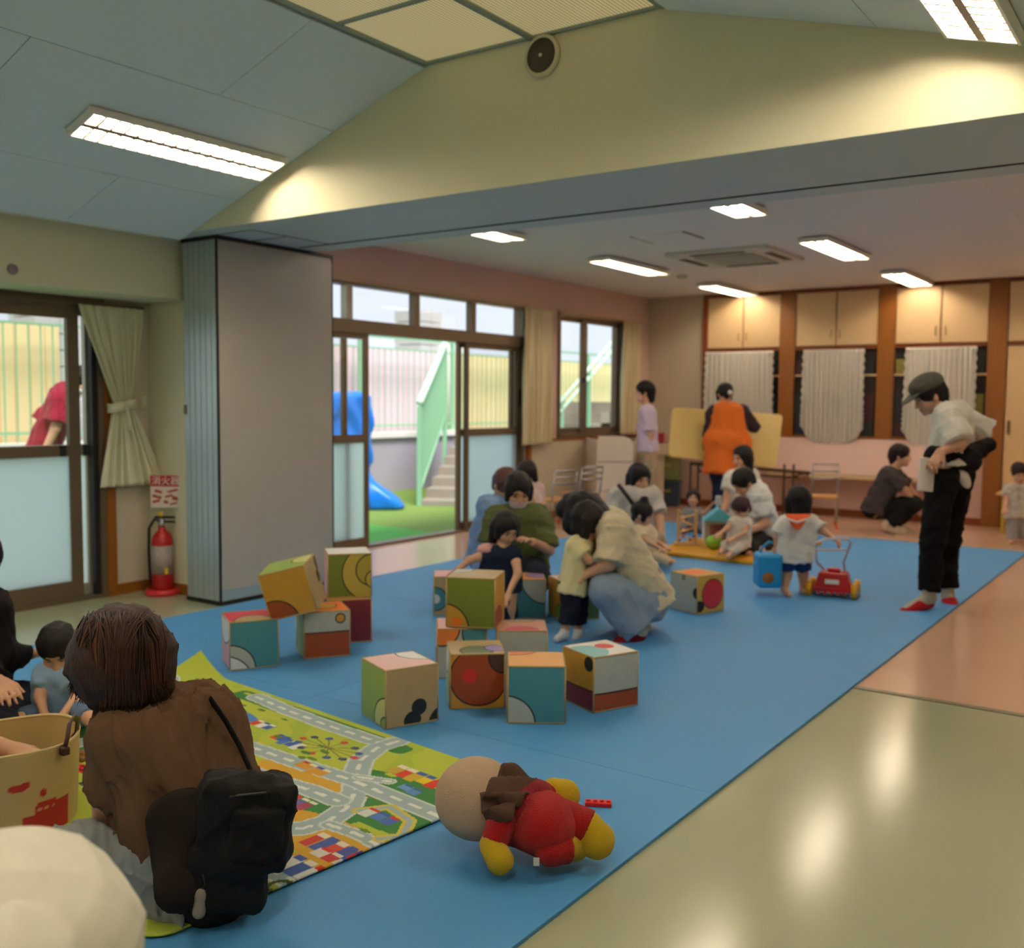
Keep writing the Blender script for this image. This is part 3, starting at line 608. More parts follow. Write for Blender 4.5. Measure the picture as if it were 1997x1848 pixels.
blob(*rug_uv(440, 1388), .22, .05, (70, 128, 200)); blob(*rug_uv(590, 1520), .24, .07, (206, 160, 50)); blob(*rug_uv(640, 1655), .34, .14, (206, 160, 50), 2.5)
blob(1.62, .95, .25, .22, (52, 118, 58), 3); blob(1.3, 1.2, .3, .1, (206, 170, 60), 3)
road = L3((158, 178, 184)); wht = L3((222, 226, 220))
def roadline(px, wdt=.045, dash=True, raw=False):
    pts = px if raw else [rug_uv(*q) for q in px]; d, L = seg_d(pts); pc[d < wdt] = road
    pc[(d > wdt-.009) & (d < wdt)] = L3((200, 210, 206))
    if dash: pc[(d < .008) & ((L % .09) < .055)] = wht
roadline([(500, 1362), (560, 1388), (640, 1418), (739, 1451), (775, 1449)]); roadline([(775, 1449), (735, 1462), (705, 1485), (695, 1510), (694, 1545), (676, 1580), (640, 1605), (590, 1620), (540, 1620)], .05)
roadline([(380, 1420), (471, 1454), (600, 1498), (686, 1525), (770, 1560), (866, 1600)]); roadline([(440, 1490), (518, 1520), (600, 1543), (660, 1566)]); roadline([(700, 1519), (760, 1528)], .025)
roadline([(640, 1612), (700, 1632), (750, 1660)], .03); roadline([(480, 1678), (540, 1706), (600, 1735)]); roadline([(1.95, .2), (1.5, .5), (1.45, .9), (1.1, 1.3)], raw=True); roadline([(1.95, .85), (1.45, .9)], raw=True)
d, L = seg_d([rug_uv(*q) for q in ((700, 1585), (760, 1578), (800, 1605), (785, 1635), (740, 1640))]); pc[d < .022] = L3((206, 190, 70)); pc[d < .010] = road
rr = random.Random(3)
def house(px, py, cols, w_=.05, h_=.035):
    u0, v0 = rug_uv(px, py); w_ *= .8; h_ *= .75
    for k, c in enumerate(cols): rect(u0+(k-len(cols)/2)*w_, v0+rr.uniform(-.01, .01), w_*.48, h_, c)
    for k in range(len(cols)): rect(u0+(k-len(cols)/2)*w_, v0-h_*1.0, w_*.42, h_*.3, rr.choice([(200, 50, 40), (60, 90, 170), (226, 220, 200)]))
house(505, 1415, [(60, 96, 176), (226, 226, 220), (200, 60, 44)]); house(540, 1440, [(60, 96, 176), (220, 70, 40)], .05, .03); house(560, 1452, [(226, 226, 220), (60, 96, 176), (70, 110, 190)]); house(600, 1500, [(206, 150, 50)]*4)
house(800, 1515, [(206, 60, 40), (226, 200, 40), (206, 170, 50), (206, 60, 40), (190, 160, 60)], .06, .045); house(790, 1540, [(90, 130, 200), (110, 150, 206)], .06, .025)
house(730, 1592, [(70, 100, 180), (80, 120, 200), (210, 214, 214)], .06, .03); house(640, 1655, [(190, 60, 60), (70, 90, 160), (200, 80, 60), (70, 90, 160), (190, 60, 60)], .055, .05); house(635, 1672, [(220, 216, 206), (190, 60, 60), (220, 216, 206)], .06, .03)
house(575, 1692, [(222, 222, 216), (60, 90, 160), (222, 222, 216)], .06, .05); house(575, 1565, [(150, 60, 90), (100, 90, 150), (190, 70, 90)]); house(160, 1500, [(206, 44, 44), (230, 90, 60)]); house(170, 1530, [(40, 44, 50), (60, 64, 70)])
cw = rug_uv(640, 1462)
for k in range(12):
    a = k*math.pi/6; blob(cw[0]+.15*math.cos(a), cw[1]+.075*math.sin(a), .018, .014, [(200, 60, 50), (60, 90, 160), (40, 60, 100)][k % 3]); d, L = seg_d([cw, (cw[0]+.14*math.cos(a), cw[1]+.07*math.sin(a))]); pc[d < .003] = L3((120, 120, 60))
for k in range(120):
    u0, v0 = rr.uniform(.03, RW-.03), rr.uniform(.03, RH-.03); i, j = int(v0/RH*(NV-1)), int(u0/RW*(NU-1))
    if pc[i, j, 1] > pc[i, j, 2]*2.5: blob(u0, v0, rr.uniform(.014, .03), rr.uniform(.006, .012), rr.choice([(96, 128, 36), (70, 120, 50), (190, 190, 50), (88, 118, 40)]))
for q in ((545, 1735), (508, 1752), (470, 1770), (438, 1786), (415, 1800)):
    u0, v0 = rug_uv(*q); m = np.abs(np.hypot((uu-u0)/.9, vv-v0)-.035) < .008; pc[m] = L3((70, 84, 30))
corner = (np.hypot(np.maximum(.07-uu, 0), np.maximum(vv-(RH-.07), 0)) > .07)
zz = MT+.006+0*uu; lift = np.clip((uu-1.80)/.22, 0, 1)*np.clip((.30-vv)/.30, 0, 1); zz = zz+.10*lift**1.5
su, sv = uu.copy(), vv.copy()
# round the near right corner
cu, cv = np.maximum(.08-uu, 0)/.08, np.maximum(vv-(RH-.08), 0)/.08; sq = np.maximum(cu, cv); rd = np.hypot(cu, cv); f = np.where(rd > 1e-6, sq/np.maximum(rd, 1e-6), 1)
su = np.where((cu > 0) & (cv > 0), .08-cu*f*.08, uu); sv = np.where((cu > 0) & (cv > 0), RH-.08+cv*f*.08, vv)
loc = np.stack([-su, -sv, 0*uu], -1)@RU.T+RC; loc[..., 2] = zz
rug = grid_mesh('play_rug', loc[:, ::-1], painted('printed rug pile', .9, .3), None, thick=0, base=(*(RC+RU@np.array([-RW/2, -RH/2, 0]))[:2], MT), cols=pc[:, ::-1])
md = rug.modifiers.new('thickness', 'SOLIDIFY'); md.thickness = .006; md.offset = -1
tag(rug, 'green printed town-map play rug lying on the blue mat', 'rug')
# yellow folding mat
ymat = mat('yellow vinyl mat', (222, 160, 30), .4, var=.04); ym = thing('yellow_play_mat', 'yellow vinyl play mat on the far end of the blue mat', 'play mat', (-3.45, 8.4, MT))
A, B = fl(1262, 1073, .04), fl(1475, 1096, .04); e1 = (B-A)/np.linalg.norm(B-A); e2 = np.array([-e1[1], e1[0], 0])
for k in range(2):
    q = [A+e2*(k*.76), B+e2*(k*.76), B+e2*(k*.76+.75), A+e2*(k*.76+.75)]; plate('mat_half', [tuple(p[:2])+(.045,) for p in q], .032, ymat, ym, .006)
# ================================================================== SOFT BLOCKS
def face_mat(spec):
    """spec: base colour, then circles (u, v, r, colour) or bands ('b', v, colour); dark outline round each"""
    m = bpy.data.materials.new('printed block vinyl'); m.use_nodes = True; nt = m.node_tree; b = nt.nodes['Principled BSDF']; b.inputs['Roughness'].default_value = .45
    uvn = nt.nodes.new('ShaderNodeUVMap'); sep = nt.nodes.new('ShaderNodeSeparateXYZ'); nt.links.new(uvn.outputs[0], sep.inputs[0])
    def mth(op, a, bb, c=None):
        n = nt.nodes.new('ShaderNodeMath'); n.operation = op
        for i, v in enumerate((a, bb, c)):
            if v is None: continue
            if isinstance(v, (int, float)): n.inputs[i].default_value = v
            else: nt.links.new(v, n.inputs[i])
        return n.outputs[0]
    def mixc(f, a, bb):
        n = nt.nodes.new('ShaderNodeMix'); n.data_type = 'RGBA'; nt.links.new(f, n.inputs[0])
        for i, v in ((6, a), (7, bb)):
            if isinstance(v, tuple): n.inputs[i].default_value = v
            else: nt.links.new(v, n.inputs[i])
        return n.outputs[2]
    nz = nt.nodes.new('ShaderNodeTexNoise'); nz.inputs['Scale'].default_value = 6; nt.links.new(uvn.outputs[0], nz.inputs[0])
    c0 = lin(spec[0]); cur = mixc(nz.outputs['Fac'], tuple(v*.9 for v in c0[:3])+(1,), tuple(v*1.08 for v in c0[:3])+(1,)); ink = lin((24, 22, 22))
    for s in spec[1:]:
        if s[0] == 'b': d = mth('SUBTRACT', sep.outputs[1], s[1]); col = s[2]; ln = True
        else:
            n = nt.nodes.new('ShaderNodeVectorMath'); n.operation = 'DISTANCE'; nt.links.new(uvn.outputs[0], n.inputs[0]); n.inputs[1].default_value = (s[0], s[1], 0)
            d = mth('SUBTRACT', n.outputs['Value'], s[2]); col = s[3]; ln = len(s) < 5
        cur = mixc(mth('LESS_THAN', d, 0), cur, lin(col))
        if ln: cur = mixc(mth('LESS_THAN', mth('ABSOLUTE', d, 0), .014), cur, ink)
    nt.links.new(cur, b.inputs['Base Color']); return m
CS = .236
def soft_block(label, F, ang, front, left, top, right=None, z=MT, R=None):
    R = rotz(ang) if R is None else R; F = np.array([F[0], F[1], z]) if len(F) == 2 else np.array(F)
    bm = bmesh.new(); uvl = bm.loops.layers.uv.new('UVMap'); N = 8; bev = .006
    def fp(n_, org, du, dv, mi, uvf):
        g = [[bm.verts.new((org+du*i/N+dv*j/N)) for i in range(N+1)] for j in range(N+1)]
        for j in range(N):
            for i in range(N):
                f = bm.faces.new((g[j][i], g[j][i+1], g[j+1][i+1], g[j+1][i])); f.material_index = mi
                for l, (a, b) in zip(f.loops, ((i, j), (i+1, j), (i+1, j+1), (i, j+1))): l[uvl].uv = (a/N, b/N)
    s = CS; o = np.zeros(3); ex, ey, ez = np.eye(3)*s
    fp('front', o, ex, ez, 0, 0); fp('left', ey, -ey, ez, 1, 0); fp('right', ex, ey, ez, 2, 0); fp('back', ex+ey, -ex, ez, 3, 0); fp('top', ez, ex, ey, 4, 0); fp('bottom', ey, ex, -ey, 5, 0)
    bmesh.ops.remove_doubles(bm, verts=bm.verts, dist=1e-5)
    for v in bm.verts:
        p = np.array(v.co)/s*2-1; q = p.copy()
        for a in range(3):
            b_, c_ = p[(a+1) % 3], p[(a+2) % 3]
            if abs(abs(p[a])-1) < 1e-4: q[a] += math.copysign(.035*(1-b_*b_)*(1-c_*c_), p[a])
        nb = sum(abs(abs(x)-1) < 1e-4 for x in p)
        if nb >= 2: q *= .985
        v.co = R@((q+1)/2*s)+F
    bmesh.ops.recalc_face_normals(bm, faces=bm.faces)
    me = bpy.data.meshes.new('soft_block'); bm.to_mesh(me); bm.free()
    o = link('soft_block', me, [face_mat(x or front) for x in (front, left, right, None, top, None)], None, smooth=True)
    o.data.polygons.foreach_set('use_smooth', [True]*len(o.data.polygons))
    em = o.modifiers.new('edges', 'EDGE_SPLIT'); em.split_angle = math.radians(50)
    tag(o, label, 'foam block', 'printed foam blocks on the mat'); LOC[o.name] = np.array(o.location)
    L = []
    for a in range(3):
        for i in (0.004, s-.004):
            for j in (0.004, s-.004):
                p0 = np.zeros(3); p0[(a+1) % 3] = i; p0[(a+2) % 3] = j; p1 = p0.copy(); p0[a] = .006; p1[a] = s-.006; L.append(([R@p0+F, R@p1+F], .0042))
    tubes('seam_piping', L, mat('block piping', (176, 150, 100), .5), o, 5)
    return o
tan, grn, teal, gry, rust, och, oliv, mar, pnk, wh, pale, blk_ = (172, 150, 112), (140, 168, 84), (66, 132, 146), (176, 180, 172), (150, 66, 26), (196, 144, 50), (112, 128, 44), (116, 30, 42), (228, 168, 168), (226, 226, 226), (196, 200, 130), (22, 22, 22)
BL = soft_block
BL('tan and green foam block standing alone in front of the others', (-2.600, 2.850), 67, [tan, (.62, .30, .13, blk_), (.50, .08, .15, blk_), (1.05, .0, .22, blk_)], [grn, (1.05, .05, .48, pale), (1.0, .0, .2, grn)], [(230, 190, 186), (1.0, .75, .42, wh)])
BL('brown foam block with a red dot in the front row', (-2.560, 3.200), 42, [och, (.52, .58, .52, rust), (.36, .60, .13, (200, 40, 40), 1), (.98, .92, .28, (70, 44, 36))], [pale, (.5, .9, .35, wh)], [tan, (.5, .2, .3, (84, 100, 70)), (.85, .35, .2, (150, 130, 190))])
BL('teal foam block with a grey corner arc in the front row', (-2.262, 3.195), 35, [teal, (0, 0, .48, gry)], [och], [(226, 170, 104), (.2, 1.0, .3, (226, 130, 80))])
BL('white and maroon foam block at the right end of the front row', (-2.050, 3.515), 66, [gry, ('b', .33, rust)], [och, ('b', .38, mar), (.85, .85, .12, blk_)], [wh, (.1, .4, .42, (130, 186, 196), 1), (.62, .55, .18, (206, 60, 50), 1)])
BL('plain grey foam block in the second row', (-2.655, 3.665), 37, [gry], [pnk], [(206, 150, 130), (.5, 0, .35, (200, 80, 100), 1), (.5, 1.0, .3, tan)])
BL('grey and orange foam block under the green block', (-2.900, 3.530), 40, [gry, (.1, 1.0, .35, (226, 130, 60)), (.8, .9, .3, teal)], [pnk, (.9, .2, .4, rust)], [pnk, (.5, .3, .3, (230, 110, 40))])
BL('olive green foam block stacked in front of the girl in navy', (-2.885, 3.575), 25, [oliv, (0, 0, .46, och), (.22, .1, .1, (230, 120, 30), 1)], [och], [tan, (.1, .8, .3, gry)], [och, (.3, 0, .4, rust)], z=MT+CS+.002)
BL('tan foam block with a teal disc behind the green block', (-3.790, 4.580), 38, [tan, (.05, .42, .3, teal), (.05, .42, .12, wh, 1)], [tan], [pnk])
BL('teal foam block with a grey arc at the feet of the woman in green', (-3.390, 4.775), 38, [teal, (1.0, 1.0, .62, gry)], [och], [(226, 150, 60), (.8, .5, .3, (150, 130, 190))])
BL('olive foam block half hidden behind the toddler in yellow', (-3.075, 4.905), 55, [oliv, (1, .2, .5, (84, 120, 60))], [och, (.8, .1, .3, oliv)], [(230, 190, 186), (.4, .5, .3, rust)])
BL('grey foam block with a red disc behind the crouching woman in beige', (-2.525, 5.560), 70, [(196, 160, 70), (.55, .5, .38, (200, 40, 60)), (.1, .2, .14, blk_)], [gry, (1, .55, .14, blk_), (.5, .9, .05, och)], [och, (.4, .5, .3, (226, 110, 60), 1)])
BL('teal foam block with pink side at the left of the pile', (-3.765, 3.040), 60, [teal, (0, 0, .52, gry), (-.1, -.25, .55, wh)], [pnk, (.6, 1.1, .6, wh)], [(200, 60, 80), (.5, 0, .4, tan)])
BL('white and rust foam block under the tilted block', (-3.645, 3.400), 57, [gry, ('b', .55, rust), (.78, .83, .10, och)], [pale, (0, .5, .4, (206, 180, 90))], [(230, 120, 60), (.5, .5, .3, och)])
BL('maroon foam block at the back of the left pile', (-3.775, 3.690), 52, [mar, (.0, 1.0, .35, och)], [mar], [och])
BL('olive foam block with white top at the back of the left pile', (-3.800, 3.715), 50, [oliv, (.95, .55, .62, (190, 170, 70)), (1.0, .62, .36, (176, 158, 62)), (1.05, .4, .2, (190, 170, 70))], [pnk, (.0, .5, .3, och)], [wh], z=MT+CS+.002)
# tilted block leaning across two others
vd = at(575, 1150, 1)-[0, 0, EYE]; vd /= np.linalg.norm(vd)
def axrot(ax, a):
    return np.array(Matrix.Rotation(math.radians(a), 3, Vector(ax)))
Rm = axrot(vd, -15)@axrot(CR, 2)@rotz(31)
cm = at(571, 1148, 4.93)+np.array([0, 0, .012]); Fm = cm-Rm@(np.ones(3)*CS/2)
BL('ochre and green foam block tilted on top of the left pile', Fm, 0, [och, (.15, -.05, .46, rust)], [grn], [grn, (.9, .6, .3, pale)], [tan, (.75, .55, .12, blk_), (.9, .8, .14, blk_)], R=Rm)
# ================================================================== PLUSH DOLL
pl = thing('plush_doll', 'plush doll with pale round head, red suit and yellow mittens lying on the blue mat', 'plush toy', (*fl(1020, 1640)[:2], MT))
plush = lambda n, c: mat(n, c, .95, var=.08, scale=40, bump=.8, bscale=350, sheen=.15, spec=.2)
hdc = at(930, 1556, 2.86); hdc[2] = max(hdc[2], MT+.118)
fz = folds(5, .0015, 60)
soft('head', Soft(.02).ell(hdc, (.122, .118, .116)), .007, plush('pale plush', (214, 182, 152)), pl)
red, yl = plush('red plush', (176, 16, 22)), plush('yellow plush', (216, 180, 30)); redd = plush('dark red plush', (140, 8, 34))
P_ = lambda x, y, D: at(x, y, D)
bd = Soft(.03).cone(P_(985, 1590, 2.83), P_(1050, 1600, 2.80), .075, .085).ell(P_(1062, 1610, 2.76), (.085, .085, .085)); soft('body', bd, .008, red, pl, fz, planes=[((0, 0, MT+.002), (0, 0, -1))])
soft('waistband', Soft(.02).cone(P_(1012, 1578, 2.80), P_(1040, 1560, 2.82), .078, .060), .008, redd, pl, fz)
soft('leg', Soft(.02).cone(P_(1095, 1595, 2.80), P_(1150, 1615, 2.78), .055, .048, cut=True), .007, red, pl, fz); soft('boot', Soft(.02).cone(P_(1148, 1615, 2.78), P_(1162, 1636, 2.77), .044, .052), .007, yl, pl, fz, planes=[((0, 0, MT+.002), (0, 0, -1))])
soft('leg', Soft(.02).cone(P_(1070, 1655, 2.72), P_(1108, 1650, 2.74), .045, .045, cut=True), .007, red, pl, fz, planes=[((0, 0, MT+.002), (0, 0, -1))]); soft('boot', Soft(.02).cone(P_(1104, 1650, 2.75), P_(1118, 1648, 2.78), .040, .044), .007, yl, pl, fz, planes=[((0, 0, MT+.002), (0, 0, -1))])
soft('arm', Soft(.02).cone(P_(985, 1590, 2.76), P_(962, 1645, 2.72), .048, .036, cut=True), .007, red, pl, fz); soft('mitten', Soft(.02).cone(P_(960, 1645, 2.72), P_(975, 1678, 2.69), .034, .036), .007, yl, pl, fz, planes=[((0, 0, MT+.002), (0, 0, -1))])
soft('arm', Soft(.02).cone(P_(1040, 1560, 2.92), P_(1080, 1545, 2.95), .045, .036, cut=True), .007, red, pl, fz); soft('mitten', Soft(.02).cone(P_(1078, 1540, 2.95), P_(1100, 1550, 2.95), .034, .048), .007, yl, pl, fz, planes=[((0, 0, MT+.002), (0, 0, -1))])
# crumpled brown scarf round the neck
nu, nv = 26, 12; S_ = np.zeros((nv, nu, 3)); ed = [(985, 1488, 2.80), (962, 1520, 2.74), (935, 1552, 2.72), (940, 1580, 2.73), (947, 1610, 2.76)]; ee = [(1052, 1515, 2.86), (1035, 1545, 2.76), (1010, 1565, 2.71), (1000, 1590, 2.70), (955, 1608, 2.74)]
for i in range(nv):
    for j in range(nu):
        t = j/(nu-1)*4; k = min(int(t), 3); f = t-k; a = np.array(ed[k])*(1-f)+np.array(ed[k+1])*f; b = np.array(ee[k])*(1-f)+np.array(ee[k+1])*f; q = a*(1-i/(nv-1))+b*(i/(nv-1))
        S_[i, j] = at(*q)+CU*.014*math.sin(9*t*.7+i*.5)-CF*.012*math.sin(4.4*t+1)
grid_mesh('scarf', S_, mat('brown scarf cloth', (74, 48, 34), .85, var=.1), pl, thick=.004)
g_ = P_(1046, 1680, 2.68); g_[2] = max(g_[2], MT+.012); obox('care_tag', g_, (.016, .003, .022), rotz(35), white, pl)
# ================================================================== BASKET AND SMALL TOYS
bc = at(18, 1437, 3.02); zr_ = bc[2]; rb = .2; NA, NZ = 180, 60
th = np.linspace(0, 2*math.pi, NA, endpoint=False); hz = np.linspace(MT+.008, zr_, NZ); TH, HZ = np.meshgrid(th, hz)
vx = np.array([-CF[0], -CF[1]]); vx /= np.linalg.norm(vx); vy_ = np.array([CR[0], CR[1]]); vy_ /= np.linalg.norm(vy_)
wob = rb*(1+.03*np.sin(2*TH+1)+.02*np.sin(3*TH)*(HZ/zr_)); tape = .93+.07*HZ/zr_
BP = np.stack([bc[0]+wob*tape*(np.cos(TH)*vx[0]+np.sin(TH)*vy_[0]), bc[1]+wob*tape*(np.cos(TH)*vx[1]+np.sin(TH)*vy_[1]), HZ+.006*np.sin(3*TH)*(HZ/zr_)], -1)
bcol = np.zeros((NZ, NA, 3)); bcol[:] = L3((190, 164, 108)); hv = (HZ-MT)/(zr_-MT)
redp = L3((170, 40, 30)); A0 = np.degrees(TH)
bcol[(np.hypot((A0-32)/7, (hv-.64)/.045) < 1) | (np.hypot((A0-38)/4, (hv-.66)/.04) < 1)] = redp; bcol[np.hypot((A0-52)/4, (hv-.53)/.045) < 1] = redp
bcol[(A0 > 34) & (A0 < 82) & (hv < .40-.12*np.clip((44-A0)/10, 0, 1)) & ((A0 > 44) | (hv < .30))] = redp
bcol[(A0 > 46) & (A0 < 66) & (hv > .30) & (hv < .43)] = redp; bcol[(A0 > 45) & (A0 < 66) & (np.abs((hv*40) % 4-2) < .6) & (hv > .30) & (hv < .40) & ((A0 % 6) < 4)] = L3((196, 150, 90))
bcol[(A0 > 26) & (A0 < 40) & (hv < .14)] = redp
bk = thing('toy_basket', 'beige cloth toy basket with red printing and dark leather handles', 'basket', (bc[0], bc[1], MT)); bo = grid_mesh('wall', BP, painted('printed basket cloth', .85), bk, closed=True, thick=.006, cols=bcol)
lathe('bottom', [(rb*.92, 0), (rb*.92, .006)], (bc[0], bc[1], MT+.008), mat('basket cloth', (176, 150, 98), .9), bk, 40)
tubes('rim', [([BP[-1, k % NA]+[0, 0, .002] for k in range(0, NA+4, 4)], .005)], mat('basket rim', (206, 184, 130), .8), bk)
lea = mat('dark brown leather', (66, 34, 22), .45); hp = [at(125, 1462, 2.95), at(131, 1440, 2.95), at(135, 1412, 2.97), at(143, 1398, 3.0), at(152, 1402, 3.05), at(150, 1425, 3.08), at(143, 1432, 3.1)]
tube('handle', hp, .011, lea, bk, 8, flat=.35); box('handle_tab', at(126, 1464, 2.945)-.012, at(126, 1464, 2.945)+.012, lea, bk, .004)
def brick(name, label, px, py, ang, size, col, studs=4, z=MT):
    p = fl(px, py, z); t = thing(name, label, 'toy', (p[0], p[1], z)); R = rotz(ang); m = mat('toy '+name+str(col), col, .35)
    obox('body', p+[0, 0, size[2]/2], size, R, m, t, .003)
    for k in range(studs):
        q = p+R@np.array([(k-(studs-1)/2)*size[0]/studs, 0, size[2]]); lathe('stud', [(.007, 0), (.007, .004), (.005, .005)], q, m, t, 10)
brick('toy_brick', 'red flat toy brick on the blue mat beside the plush doll', 1167, 1570, 28, (.085, .035, .014), (214, 26, 36))
brick('toy_rake', 'red toy lattice piece on the rug by the basket', 160, 1500, 20, (.09, .04, .012), (200, 30, 40), 5, MT+.008)
brick('toy_bowl', 'brown toy dish on the rug beside the kneeling woman', 160, 1480, 5, (.08, .06, .02), (130, 90, 40), 3, MT+.008)
# ================================================================== FIRE EXTINGUISHER AND SIGN
ex = fl(318, 1158); ex[2] = 0; t = thing('fire_extinguisher', 'red fire extinguisher with black hose in the corner by the partition', 'extinguisher', ex); redm = mat('extinguisher red', (170, 18, 28), .3, var=.03)
lathe('cylinder', [(.066, .03), (.07, .05), (.07, .34), (.062, .385), (.04, .415), (.024, .43), (.024, .45)], ex, redm, t, 28); lathe('label_band', [(.0712, .14), (.0712, .33)], ex, mat('extinguisher label', (160, 148, 144), .5, var=.3, scale=40), t, 28)
lathe('valve', [(.02, .45), (.022, .47), (.018, .5), (.01, .51)], ex, metal, t, 12)
hx = CR*[1, 1, 0]
obox('lever', ex+hx*.02+[0, 0, .515], (.13, .02, .014), np.stack([hx, np.cross([0, 0, 1], hx), [0, 0, 1]], 1), dark, t); obox('carry_handle', ex+hx*.03+[0, 0, .485], (.11, .02, .012), np.stack([hx, np.cross([0, 0, 1], hx), [0, 0, 1]], 1), dark, t)
tube('hose', [ex+[0, 0, .49], ex-hx*.05+[0, 0, .50], ex-hx*.085+[0, 0, .44], ex-hx*.09+[0, 0, .3], ex-hx*.085+[0, 0, .12], ex-hx*.075+[0, 0, .06]], .010, dark, t, 8); obox('safety_pin', ex-hx*.005+[0, 0, .535], (.03, .01, .03), rotz(20), mat('yellow tag', (230, 190, 40), .4), t); obox('yellow_sticker', ex+hx*.04-CF*[1, 1, 0]*.06+[0, 0, .165], (.034, .004, .04), np.stack([hx, np.cross([0, 0, 1], hx), [0, 0, 1]], 1), mat('yellow tag', (230, 190, 40), .4), t)
es = thing('extinguisher_stand', 'round red floor stand of the fire extinguisher', 'stand', ex); lathe('tray', [(.11, 0), (.115, .012), (.112, .035), (.09, .045), (.082, .03), (.08, .012), (.02, .01)], ex, mat('stand red', (200, 40, 44), .35), es, 32)
pp = ex+CF*[1, 1, 0]*.10+hx*.045
tube('post', [pp, pp+[0, 0, .80]], .012, metal, es, 8)
sc_ = at(324, 958, 6.62); n2 = np.array([-CF[0], -CF[1], 0]); n2 /= np.linalg.norm(n2); sa = np.cross([0, 0, 1], n2); sgn_R = np.stack([sa, n2, [0, 0, 1]], 1)
sg = thing('extinguisher_sign', 'red and white fire extinguisher sign on a post', 'sign', sc_-[0, 0, .11]); obox('board', sc_, (.205, .01, .215), sgn_R, mat('white sign board', (222, 208, 196), .4), sg)
redi = mat('sign red', (178, 20, 30), .4); obox('red_band', sc_+n2*.0055+[0, 0, .07], (.203, .003, .072), sgn_R, redi, sg)
def text(body, c, size, m, par, name='lettering'):
    cu_ = bpy.data.curves.new(name, 'FONT'); cu_.body = body; cu_.size = size; cu_.align_x = 'CENTER'; cu_.align_y = 'CENTER'; cu_.extrude = .0006
    o = bpy.data.objects.new('tmp', cu_); C.objects.link(o); bpy.context.view_layer.update(); me = bpy.data.meshes.new_from_object(o.evaluated_get(bpy.context.evaluated_depsgraph_get())); bpy.data.objects.remove(o)
    for v in me.vertices: v.co = Vector(c)+Vector(sa)*v.co.x+Vector((0, 0, 1))*v.co.y+Vector(n2)*v.co.z
    return link(name, me, m, par)
text('消火器', sc_+n2*.0085+[0, 0, .068], .062, white, sg)
for k, (dx, dz, w_, h_) in enumerate(((-.05, -.0, .05, .02), (.045, .005, .07, .015), (-.06, -.035, .06, .02), (.02, -.03, .05, .015), (.06, -.045, .04, .025), (-.065, -.065, .05, .018), (.0, -.07, .03, .02), (.05, -.08, .05, .012))): obox('pictogram', sc_+n2*.0055+sa*dx+[0, 0, dz], (w_, .002, h_), sgn_R@np.array(Matrix.Rotation(.25*(-1)**k, 3, 'Y')), mat('sign print red', (176, 70, 66), .5), sg)
# ================================================================== FURNITURE AT THE BACK
chm, seatm, org_ = mat('chrome tube', (176, 176, 180), .25, metal=.9), mat('light wood seat', (206, 150, 84), .45, var=.12, scale=12), mat('orange foot cap', (222, 100, 30), .5)
def chair(label, p, ang, h=.30, w_=.30, back=.30, group=None, feet=True):
    p = np.array([p[0], p[1], 0.]); R = rotz(ang); t = thing('child_chair', label, 'chair', p, group); q = lambda x, y, z: p+R@np.array([x, y, z])
    bm = bmesh.new(); add_box(bm, (-w_/2, -w_/2, h-.02), (w_/2, w_/2, h)); bmesh.ops.bevel(bm, geom=[e for e in bm.edges if abs(e.verts[0].co.z-e.verts[1].co.z) > .01], offset=.05, segments=4, affect='EDGES', profile=.5)
    for v in bm.verts: v.co = q(*v.co)
    link('seat', bm_mesh(bm, 'seat'), seatm, t)
    for sx in (-1, 1):
        x = sx*(w_/2-.02); tube('leg_frame', [q(x, w_/2+.02, .01), q(x, w_/2-.03, h-.03), q(x, w_/2+.0, h), q(x, w_/2+.05, h+back)], .009, chm, t, 7); tube('leg', [q(x, -w_/2-.02, .01), q(x, -w_/2+.02, h-.04), q(x, -w_/2+.05, h-.02)], .009, chm, t, 7)
        if feet:
            for yy in (w_/2+.02, -w_/2-.02): lathe('foot_cap', [(.013, 0), (.014, .03), (.011, .06)], q(x, yy, 0), org_, t, 10)
    for zz in (.55, .78, 1.0): tube('back_rail', [q(-w_/2+.02, w_/2+.05*zz, h+back*zz), q(w_/2-.02, w_/2+.05*zz, h+back*zz)], .010, chm, t, 7)
    return t
g_ch = 'small chairs at the back of the room'
chair('small wooden chair with wire back beside the child in pink', fl(1078, 1028), 250, .30, .32, .30, g_ch); chair('small wooden chair with wire back in front of the cream shelf panel', fl(1130, 1022), 250, .34, .32, .28, g_ch); 
chair('small wooden chair with white metal back standing by the pink wall', fl(1605, 1028), 200, .34, .30, .34, g_ch)
# cream shelf with rounded end panel, orange bins on top
sh = thing('toy_shelf', 'cream toy shelf with a rounded end panel under the corner window', 'shelf', (-5.6, 10.0, 0)); shm = mat('cream shelf laminate', (226, 210, 194), .45)
a, b = fl(1165, 1016), fl(1233, 1016); e = (b-a)/np.linalg.norm(b-a); a[2] = b[2] = 0; hh = (at(1200, 850, np.dot(a-[0, 0, EYE], CF))[2]); Wp = np.linalg.norm(b-a)
out = [a, b]+[b-e*.12+e*.12*math.cos(u)+np.array([0, 0, hh-.12+.12*math.sin(u)]) for u in np.linspace(0, math.pi/2, 8)]+[a+[0, 0, hh]]
plate('end_panel', out, .03, shm, sh); nn = np.cross(e, [0, 0, 1]); nn = nn if nn@CF > 0 else -nn
for z in (.04, .35, .66): plate('shelf_board', [a+[0, 0, z], b-e*.03+[0, 0, z], b-e*.03+nn*.9+[0, 0, z], a+nn*.9+[0, 0, z]], .02, shm, sh)
plate('back_panel', [a+[0, 0, .0], a+nn*.9, a+nn*.9+[0, 0, hh-.05], a+[0, 0, hh-.05]], .015, shm, sh)
